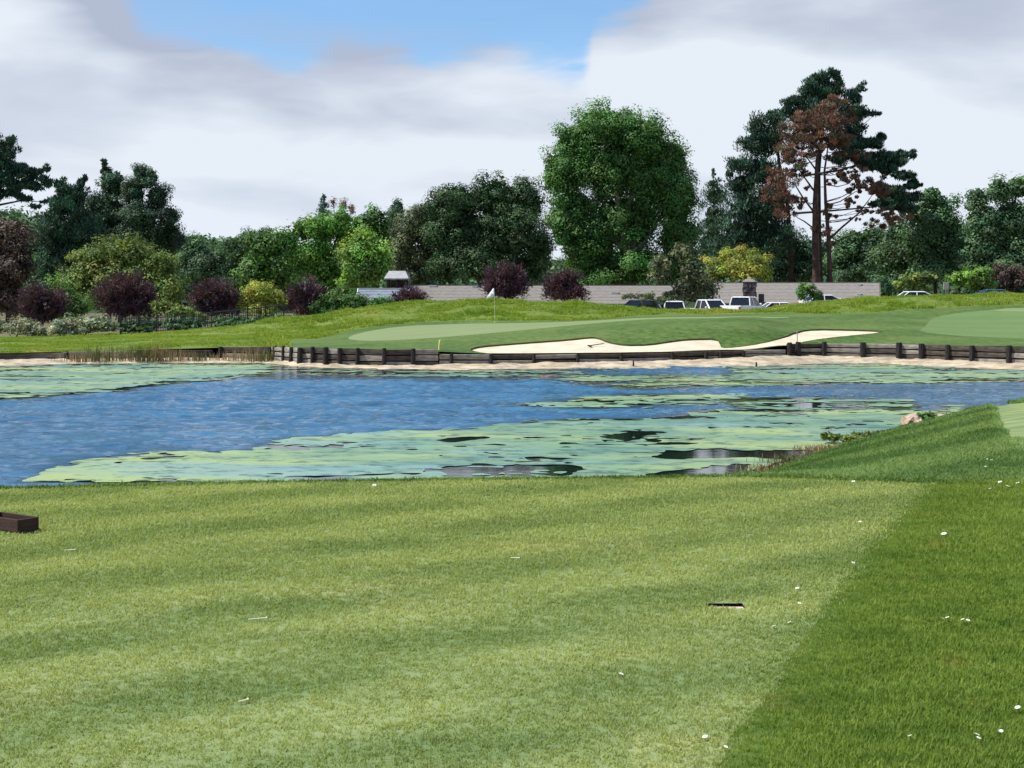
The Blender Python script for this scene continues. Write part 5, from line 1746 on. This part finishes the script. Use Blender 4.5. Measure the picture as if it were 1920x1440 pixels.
zc_ = hgt
for (w_, h_) in ((1.02, 0.10), (0.86, 0.10), (0.60, 0.10)):
    b.box((xm, ym, zc_ + h_ / 2), (wch * w_, 1.06 * w_, h_ - 0.004))
    zc_ += h_
b.box((xm, ym, zc_ + 0.10), (0.34, 0.34, 0.2))
b.build('chimney_cap', MATS['chimney_cap'], ch, bevel=0.02)
MB().box((to_house(1427.5, ycm)[0], to_house(1427.5, ycm)[1], czr(551) / 2), (0.5, 0.8, czr(551))).build('chimney_shoulder', MATS['chimney_stone'], ch, bevel=0.05)

gable_house('small blue grey house with a white roof edge behind the dark shrub bank', 672, 766, 130, 541, 0.0, 6, 'blue_wall', 'blue_roof', [(-1, 1.3, 0.9, 0.8), (1.2, 1.3, 0.9, 0.8)])

# little pavilion
def pavilion():
    Y = 135.0
    xc = PX(745, Y)
    gz = far_ground(xc, Y)
    t = thing('pavilion', 'little pavilion with a pale grey hipped roof on dark posts', 'pavilion', (xc, Y, gz))
    ze, zr = PZ(522, Y) - gz, PZ(508, Y) - gz
    hx = 23 * Y / F
    hy_ = 1.3
    b = MB()
    r = hx * 0.68
    b.add([(-hx, -hy_, ze), (hx, -hy_, ze), (hx, hy_, ze), (-hx, hy_, ze), (-r, -.2, zr), (r, -.2, zr), (r, .2, zr), (-r, .2, zr), (-hx, -hy_, ze - .1), (hx, -hy_, ze - .1), (hx, hy_, ze - .1), (-hx, hy_, ze - .1)],
          [(0, 1, 5, 4), (1, 2, 6, 5), (2, 3, 7, 6), (3, 0, 4, 7), (4, 5, 6, 7), (8, 9, 1, 0), (9, 10, 2, 1), (10, 11, 3, 2), (11, 8, 0, 3), (11, 10, 9, 8)])
    b.build('roof', MATS['shingle_pale'], t)
    for sx in (-0.72, 0.0, 0.72):
        for sy in (-0.8, 0.8):
            MB().box((sx * hx, sy * hy_, (ze - .1) / 2), (0.16, 0.16, ze - .1)).build('post', MATS['dark_wood'], t)
    zd = PZ(541, Y) - gz
    MB().box((0, 0, zd), (hx * 1.7, hy_ * 1.9, 0.12)).build('deck', MATS['dark_wood'], t)
    b = MB()
    b.box((0.1, 0.5, (zd + ze) / 2 - 0.05), (hx * 1.3, 0.1, ze - zd - 0.3))
    b.build('back_panel', MATS['dark_wood'], t)
    MB().box((0, -hy_ * .8, zd + 0.55), (hx * 1.5, 0.06, 0.07)).build('rail', MATS['dark_wood'], t)


pavilion()

# ------------------------------------------------------------------ FENCE on the left
def fence():
    ps = list(range(226, 566, 34))
    Y0 = 104.6
    def base(p):
        y = Y0 + 0.004 * (p - 226)
        return PX(p, y), y
    x0, y0 = base(226)
    gz0 = far_ground(x0, y0)
    t = thing('wire_fence', 'dark picket fence along the meadow under the plum trees', 'fence', (x0, y0, gz0))
    pk = MB()
    for i, p in enumerate(ps):
        x, y = base(p)
        g = far_ground(x, y)
        MB().box((x - x0, y - y0, g - gz0 + 0.60), (0.10, 0.10, 1.5), 0, 0.01).build('post', MATS['fence_wire'], t)
        if i + 1 < len(ps):
            xb, yb = base(ps[i + 1])
            gb = far_ground(xb, yb)
            for hh in (0.35, 1.12):
                MB().tube([(x - x0, y - y0, g - gz0 + hh), (xb - x0, yb - y0, gb - gz0 + hh)], 0.035, 5).build('rail', MATS['fence_wire'], t)
            for k_ in range(1, 10):
                f_ = k_ / 10
                pk.box((x + (xb - x) * f_ - x0, y + (yb - y) * f_ - y0 - 0.045, g + (gb - g) * f_ - gz0 + 0.62), (0.045, 0.02, 1.2 + random.uniform(-.05, .06)))
    o = pk.build('pickets', MATS['fence_wire'], t)
    o['kind'] = 'stuff'


fence()
for i, (p, lab) in enumerate(((262, 'creeper on the left part of the dark picket fence'), (345, 'creeper in the middle of the dark picket fence'), (440, 'creeper on the dark picket fence under the plum tree'), (520, 'creeper at the right end of the dark picket fence'))):
    plant('creeper', lab, 'creeper', 105.6, p, [(p - 24, 607 - i * 2, 26, 10), (p + 20, 608 - i * 2, 26, 10), (p, 614 - i * 3, 44, 8), (p, 606 - i * 3, 20, 10)], 'leaf_forest', 'shrub', cov=3.0, trunk_r=0.03, part='foliage', limbs=2, group='creepers on the picket fence')

# ------------------------------------------------------------------ VEHICLES
def loft(sections, mat_name, parent, name):
    """sections: list of (x, [(y,z)...]) rings of equal count along the car's length"""
    b = MB()
    n = len(sections[0][1])
    for x, ring in sections:
        for (y, z_) in ring:
            b.v.append((x, y, z_))
    for i in range(len(sections) - 1):
        for k_ in range(n):
            k2 = (k_ + 1) % n
            b.f.append((i * n + k_, i * n + k2, (i + 1) * n + k2, (i + 1) * n + k_))
    b.f.append(tuple(range(n))[::-1])
    b.f.append(tuple((len(sections) - 1) * n + k_ for k_ in range(n)))
    return b.build(name, MATS[mat_name], parent, bevel=0.025, seg=2)


def ring(w, zb, zt, inset=0.06):
    return [(-w + .05, zb), (w - .05, zb), (w, zb + 0.12), (w, zt - 0.22), (w - inset, zt), (-w + inset, zt), (-w, zt - 0.22), (-w, zb + 0.12)]


def vehicle(name, label, loc, rz, paint, kind, group='vehicles parked behind the mound'):
    """length along local x (front = +x)"""
    t = thing(name, label, 'car' if kind != 'pickup' else 'pickup truck', loc, rz, group)
    if kind == 'pickup':
        Lh, w, zb, belt, roof = 2.75, 0.98, 0.38, 1.12, 1.86
        body = [(-2.75, ring(w * .96, zb + .08, belt)), (-2.68, ring(w, zb, belt + 0.02)), (0.75, ring(w, zb, belt + 0.02)), (1.5, ring(w, zb, belt + 0.0)), (2.6, ring(w * .97, zb, belt - 0.06)), (2.75, ring(w * .9, zb + .1, belt - .22))]
        cab = [(-0.75, 0.0), (-0.55, 1.0), (0.55, 1.0), (1.35, 0.0)]
    elif kind == 'suv':
        Lh, w, zb, belt, roof = 2.35, 0.93, 0.34, 1.05, 1.74
        body = [(-2.35, ring(w * .94, zb + .1, belt - .04)), (-2.25, ring(w, zb, belt)), (0.9, ring(w, zb, belt)), (1.4, ring(w, zb, belt - .04)), (2.2, ring(w * .96, zb, belt - 0.16)), (2.35, ring(w * .86, zb + .1, belt - .34))]
        cab = [(-2.25, 0.0), (-1.95, 1.0), (0.35, 1.0), (1.15, 0.0)]
    else:
        Lh, w, zb, belt, roof = 2.3, 0.9, 0.28, 0.95, 1.45
        body = [(-2.3, ring(w * .92, zb + .12, belt - .06)), (-2.2, ring(w, zb, belt - .02)), (0.9, ring(w, zb, belt)), (1.4, ring(w, zb, belt - .04)), (2.15, ring(w * .95, zb, belt - 0.18)), (2.3, ring(w * .82, zb + .1, belt - .36))]
        cab = [(-1.9, 0.0), (-1.2, 1.0), (0.15, 1.0), (1.1, 0.0)]
    loft(body, paint, t, 'body')
    if kind == 'pickup':      # flat black sheet laid on the closed body, in place of an open bed
        MB().box((-1.72, 0, belt + 0.024), (1.72, 1.62, 0.012)).build('load_bed_sheet', MATS['black_trim'], t)
    wi = w - 0.07
    wr = w - 0.24
    zc = belt - 0.02
    # glasshouse: dark glass body, painted roof and pillars
    (xa, _), (xb, _), (xc, _), (xd, _) = cab
    zr_ = roof - 0.07
    MB().add([(xa, -wi, zc), (xd, -wi, zc), (xd, wi, zc), (xa, wi, zc), (xb, -wr, zr_), (xc, -wr, zr_), (xc, wr, zr_), (xb, wr, zr_)],
             [(0, 1, 5, 4), (1, 2, 6, 5), (2, 3, 7, 6), (3, 0, 4, 7), (4, 5, 6, 7), (3, 2, 1, 0)]).build('windows', MATS['car_glass'], t)
    b = MB()
    b.add([(xb - .09, -wr - .05, zr_ - 0.01), (xc + .10, -wr - .05, zr_ - 0.01), (xc + .10, wr + .05, zr_ - 0.01), (xb - .09, wr + .05, zr_ - 0.01),
           (xb + .02, -wr + .03, roof), (xc - .04, -wr + .03, roof), (xc - .04, wr - .03, roof), (xb + .02, wr - .03, roof)],
          [(0, 1, 5, 4), (1, 2, 6, 5), (2, 3, 7, 6), (3, 0, 4, 7), (4, 5, 6, 7), (3, 2, 1, 0)])
    b.build('roof', MATS[paint], t, bevel=0.02)
    for s in (-1, 1):
        for (p, q) in ((xa, xb), (xd, xc)):
            MB().tube([(p, s * (wi + .0), zc - .02), (q, s * (wr + .02), zr_ + .02)], 0.055, 6).build('pillar', MATS[paint], t)
        xm_ = (xb + xc) / 2
        MB().tube([(xm_, s * wi, zc - .02), (xm_, s * (wr + .01), zr_)], 0.045, 6).build('pillar', MATS[paint], t)
        mirror = MB().box((xd - 0.28, s * (w + 0.10), belt + 0.10), (0.12, 0.20, 0.18)).build('mirror', MATS[paint], t, bevel=0.03)
        MB().box((Lh - 0.06, s * w * .68, belt - 0.34), (0.12, 0.36, 0.17)).build('headlight', MATS['clear_lens'], t, bevel=0.02)
        MB().box((-Lh + 0.03, s * w * .84, belt - 0.24), (0.10, 0.18, 0.34)).build('taillight', MATS['red_lens'], t, bevel=0.02)
        for xw in (Lh * 0.62, -Lh * 0.60):
            wh = MB().tube([(xw, s * (w - 0.22), 0.34), (xw, s * (w + 0.01), 0.34)], 0.34, 16).build('wheel', MATS['tyre_rubber'], t)
            MB().tube([(xw, s * (w - .02), 0.34), (xw, s * (w + 0.025), 0.34)], 0.20, 12).build('rim', MATS['rim_metal'], wh)
    MB().box((Lh - 0.02, 0, zb + 0.12), (0.12, w * 1.8, 0.18)).build('bumper', MATS['black_trim'], t, bevel=0.03)
    MB().box((-Lh + 0.02, 0, zb + 0.14), (0.12, w * 1.8, 0.18)).build('bumper', MATS['black_trim'], t, bevel=0.03)
    return t


def park(name, label, px, Y, roof_row, roof_h, rz, paint, kind):
    x = PX(px, Y)
    return vehicle(name, label, (x, Y, PZ(roof_row, Y) - roof_h), rz, paint, kind)


R = math.radians
park('parked_suv', 'dark parked car under the drooping shrub behind the mound', 1196, 118, 561.5, 1.74, R(150), 'navy_paint', 'suv')
park('parked_suv', 'white parked car seen end on with a wide dark rear window', 1259, 119, 564, 1.74, R(90), 'white_paint', 'suv')
park('parked_pickup', 'white parked pickup with a dark windscreen just left of the chimney', 1330, 118, 561.5, 1.86, R(-62), 'white_paint', 'pickup')
park('parked_pickup', 'white pickup truck parked directly below the stone chimney', 1394, 119, 556, 1.86, R(58), 'white_paint', 'pickup')
park('parked_car', 'white car roof showing over the mound right of the pickup truck', 1469, 122, 566.5, 1.45, R(5), 'white_paint', 'sedan')
park('parked_car', 'white car roof on the ridge before the right end of the long roof', 1550, 124, 552.5, 1.45, R(12), 'white_paint', 'sedan')
park('parked_car', 'white parked car on the ridge left of the small sign', 1725, 128, 546, 1.45, R(4), 'white_paint', 'sedan')
park('parked_car', 'blue parked car on the ridge at the right edge', 1853, 130, 542.5, 1.45, R(176), 'blue_paint', 'sedan')

# ------------------------------------------------------------------ SMALL THINGS ON THE COURSE
# flag
yf = py2Y(929, 604)
zf_ = float(farZ(np.array(929.0), np.array(yf)))
t = thing('golf_flag', 'white pennant on a pale pole standing on the far putting green', 'golf flag', (PX(928, yf), yf, zf_))
ztop = PZ(540, yf) - zf_
MB().tube([(0, 0, -0.1), (-0.02, 0, ztop * .5), (-0.05, 0, ztop)], [0.018, 0.016, 0.012], 8).build('pole', MATS['flag_pole'], t)
s_ = yf / F
def fpt(px, py, dy=0.0): return ((px - 928) * s_, dy, PZ(py, yf) - zf_)
n_ = 9
b = MB()
for i in range(n_):
    u = i / (n_ - 1)
    topq = np.array(fpt(925.2, 540.0)) * (1 - u) + np.array(fpt(911.6, 559.0)) * u
    botq = np.array(fpt(927.2, 554.2)) * (1 - u) + np.array(fpt(912.4, 560.4)) * u
    wv = 0.05 * math.sin(u * 7.0) * u
    for v_ in range(4):
        q = topq + (botq - topq) * v_ / 3
        b.v.append((q[0], -0.02 + 0.42 * u + wv + 0.02 * math.sin(v_ + u * 5) * u, q[2]))
for i in range(n_ - 1):
    for v_ in range(3):
        a0 = i * 4 + v_
        b.f.append((a0, a0 + 1, a0 + 5, a0 + 4))
fl = b.build('pennant', MATS['flag_cloth'], t, smooth=True)
sm = fl.modifiers.new('thickness', 'SOLIDIFY')
sm.thickness = 0.006
c0 = np.array(fpt(922.3, 552.0, 0.0))
b = MB()
for (dx, dz, rr) in ((0, 0, 0.062), ):
    ringo = [(c0[0] + rr * math.cos(k_ * math.pi / 6), c0[1], c0[2] + rr * math.sin(k_ * math.pi / 6)) for k_ in range(12)]
    ringi = [(c0[0] + rr * .55 * math.cos(k_ * math.pi / 6), c0[1], c0[2] + rr * .55 * math.sin(k_ * math.pi / 6)) for k_ in range(12)]
    b.add(ringo + ringi, [(k_, (k_ + 1) % 12, 12 + (k_ + 1) % 12, 12 + k_) for k_ in range(12)])
b.build('emblem', MATS['emblem_ink'], fl)
MB().tube([(0, 0, -0.02), (0, 0, 0.006)], [0.054, 0.054], 12).build('cup', MATS['white_trim'], t)

# stakes
def stake(label, px, py0, py1, mat, lean=0.0, r=0.035, nm='hazard_stake', group='stakes on the far bank', Y=None):
    y = Y or max(py2Y(px, py0), float(wallY(px)) + .4)
    z0 = float(farZ(np.array(float(px)), np.array(y)))
    h = (py0 - py1) * y / F
    t = thing(nm, label, 'stake', (PX(px, y), y, z0), 0, group)
    MB().tube([(0, 0, -0.2), (lean * .6, 0, h * .6), (lean, 0, h)], [r, r, r * .95], 8).build('shaft', MATS[mat], t)
    MB().tube([(lean, 0, h), (lean * 1.02, 0, h + 0.015)], [r * 0.95, r * .5], 8).build('top', MATS[mat], t)


stake('slim yellow stake at the edge of the meadow above the tall timber wall', 531, 641, 630, 'yellow_paint')
stake('leaning bright yellow stake beside the right end of the tall timber wall', 823, 656, 638, 'yellow_paint', 0.06, 0.055)
stake('thin grey stake standing in the right arm of the sand bunker', 1495, 643, 621, 'grey_metal', -0.01, 0.025)

# bunker rake
yr = py2Y(1115, 647)
zr2 = float(farZ(np.array(1115.0), np.array(yr))) - 0.075 * float(sstep(np.array(yr - float(wallY(1115))), 0.3, 2.6))
t = thing('bunker_rake', 'small rake lying on the sand of the bunker', 'rake', (PX(1115, yr), yr, zr2 + 0.05), R(12))
MB().tube([(-0.26, 0, 0.0), (0.5, 0.02, 0.10)], [0.028, 0.022], 6).build('handle', MATS['dark_wood'], t)
MB().box((-0.28, 0, 0.0), (0.07, 0.6, 0.06)).build('head', MATS['dark_wood'], t)
for k_ in range(9):
    MB().box((-0.28, -0.27 + k_ * 0.0675, -0.05), (0.02, 0.02, 0.08)).build('tine', MATS['dark_wood'], t)

# wooden divot box on the tee
def divot_box():
    cx, cy = flat_pt(33, 1003)
    rx, ry = flat_pt(73, 996.5)
    d = np.array((rx - cx, ry - cy))
    sl = float(np.linalg.norm(d))
    ax = d / sl
    left_ = np.array((-ax[1], ax[0]))                 # the other side runs to the left and away
    left_ = left_ if left_[0] < 0 else -left_
    Ll = 0.40
    o3 = np.array((cx, cy)) + ax * sl / 2 + left_ * Ll / 2
    t = thing('wooden_box', 'dark brown open wooden box standing on the tee at the left edge', 'box', (o3[0], o3[1], 0), math.atan2(ax[1], ax[0]))
    h, th, foot = 0.097, 0.016, 0.014
    hh = h - foot
    zc = foot + hh / 2
    MB().box((sl / 2 - th / 2, 0, zc), (th, Ll, hh)).build('side_board', MATS['box_wood'], t, bevel=0.0015)
    MB().box((-sl / 2 + th / 2, 0, zc), (th, Ll, hh)).build('side_board', MATS['box_wood'], t, bevel=0.0015)
    MB().box((0, -Ll / 2 + th / 2, zc), (sl - 2 * th - .001, th, hh - .001)).build('end_board', MATS['box_wood'], t, bevel=0.0015)
    MB().box((0, Ll / 2 - th / 2, zc), (sl - 2 * th - .001, th, hh - .001)).build('end_board', MATS['box_wood'], t, bevel=0.0015)
    MB().box((0, 0, foot + 0.006), (sl - 2 * th - .002, Ll - 2 * th - .002, 0.010)).build('base_board', MATS['box_wood'], t)
    for sx in (-1, 1):
        for sy in (-1, 1):
            MB().box((sx * (sl / 2 - .03), sy * (Ll / 2 - .035), foot / 2), (0.055, 0.06, foot)).build('foot', MATS['box_wood'], t)
    MB().box((0, 0, foot + 0.030), (sl - 2 * th - .003, Ll - 2 * th - .003, 0.036), 0, 0.003).build('soil_fill', MATS['box_soil'], t)


divot_box()

# broken tees lying on the grass
for (px, py, ln, ang, lab) in ((130, 1035, 0.062, 0.15, 'pale broken wooden tee peg lying near the wooden box'), (965, 1050, 0.05, -0.25, 'pale broken wooden tee peg lying in the middle of the tee'),
                               (482, 1165, 0.085, 0.25, 'longest pale tee peg lying in the left middle of the tee'), (455, 1320, 0.035, 0.6, 'short pale tee peg stub lying low on the left of the tee')):
    x, y = flat_pt(px, py)
    t = thing('tee_peg', lab, 'tee peg', (x, y, 0.012), ang, 'broken tee pegs on the tee')
    MB().tube([(-ln / 2, 0, 0), (ln / 2, 0, 0.002)], [0.0026, 0.0034], 7).build('shaft', MATS['tee_wood'], t)
    MB().tube([(ln / 2, 0, 0.002), (ln / 2 + .006, 0, 0.003)], [0.0034, 0.007], 8).build('head', MATS['tee_wood'], t)

# daisies
def daisy_proto():
    pet = MB()
    for k_ in range(11):
        a_ = 2 * math.pi * k_ / 11
        c_, s2_ = math.cos(a_), math.sin(a_)
        def P3(r_, w_, z_): return (c_ * r_ - s2_ * w_, s2_ * r_ + c_ * w_, z_)
        pet.add([P3(0.003, -0.0015, 0.0), P3(0.009, -0.0032, 0.002), P3(0.0135, 0, 0.001), P3(0.009, 0.0032, 0.002), P3(0.003, 0.0015, 0.0)], [(0, 1, 2, 3, 4)])
    eye = MB().tube([(0, 0, -0.002), (0, 0, 0.002), (0, 0, 0.0035)], [0.004, 0.004, 0.002], 8)
    stem = MB().tube([(0, 0, -0.03), (0, 0, 0)], 0.0012, 5)
    return pet.mesh('petals'), eye.mesh('eye'), stem.mesh('stem')


pm, em, sm_ = daisy_proto()
pm.materials.append(MATS['petal']); em.materials.append(MATS['flower_eye']); sm_.materials.append(MATS['rough_blade'])
DA = [(1495, 1108), (1499, 1138), (1480, 1172), (1451, 1180), (1612, 983), (1618, 998), (1600, 906), (1768, 1175), (1776, 1173), (1785, 1174), (1805, 1177), (1815, 1178), (1840, 1285), (1835, 1405), (1877, 1390),
      (1322, 1392), (1361, 1420), (1600, 1060), (1770, 1012), (1850, 868), (1858, 869), (1848, 882), (1810, 880), (1868, 912), (1875, 912), (1890, 920), (1908, 914), (1904, 890), (1892, 884), (1407, 1008),
      (1165, 1271), (395, 1113), (560, 1059), (1835, 914), (1856, 925), (702, 913), (1908, 1345), (1706, 1400), (1832, 1397)]
for (px, py) in DA:
    p = near_hit(px, py)
    rough_ = not bool(inside(np.array(p.x), np.array(p.y), tee_poly))
    lift = 0.036 if rough_ else 0.014
    s_ = random.uniform(0.8, 1.15) * (0.8 if p.y < 9 else 1.3)
    t = thing('daisy', ('small white daisy head in the darker long grass right of the tee' if rough_ and p.y < 12 else 'small white daisy head on the bank slope behind the tee' if rough_ else 'small white daisy head lying on the pale mown tee'), 'daisy', (p.x, p.y, p.z + lift), random.uniform(0, 6), 'white daisies scattered over the grass')
    t.rotation_euler[0] = -0.35
    t.scale = (s_, s_, s_)
    for nm, me in (('petals', pm), ('eye', em), ('stem', sm_)):
        link(nm, me, t)

# small sign at the right
ys_ = 121.0
xs_ = PX(1774, ys_)
gz = far_ground(xs_, ys_)
t = thing('small_sign', 'small tan notice board on a post behind the right hand ridge', 'sign', (xs_, ys_, gz), R(14))
zt_ = PZ(530, ys_) - gz
zb_ = PZ(543, ys_) - gz
MB().box((0, 0, (zt_ + zb_) / 2), (11 * ys_ / F, 0.05, zt_ - zb_)).build('board', MATS['sign_board'], t, bevel=0.01)
for sx in (-0.16, 0.3):
    MB().box((sx, 0.06, zt_ / 2 - .05), (0.07, 0.06, zt_ + 0.1)).build('post', MATS['dark_wood'], t)
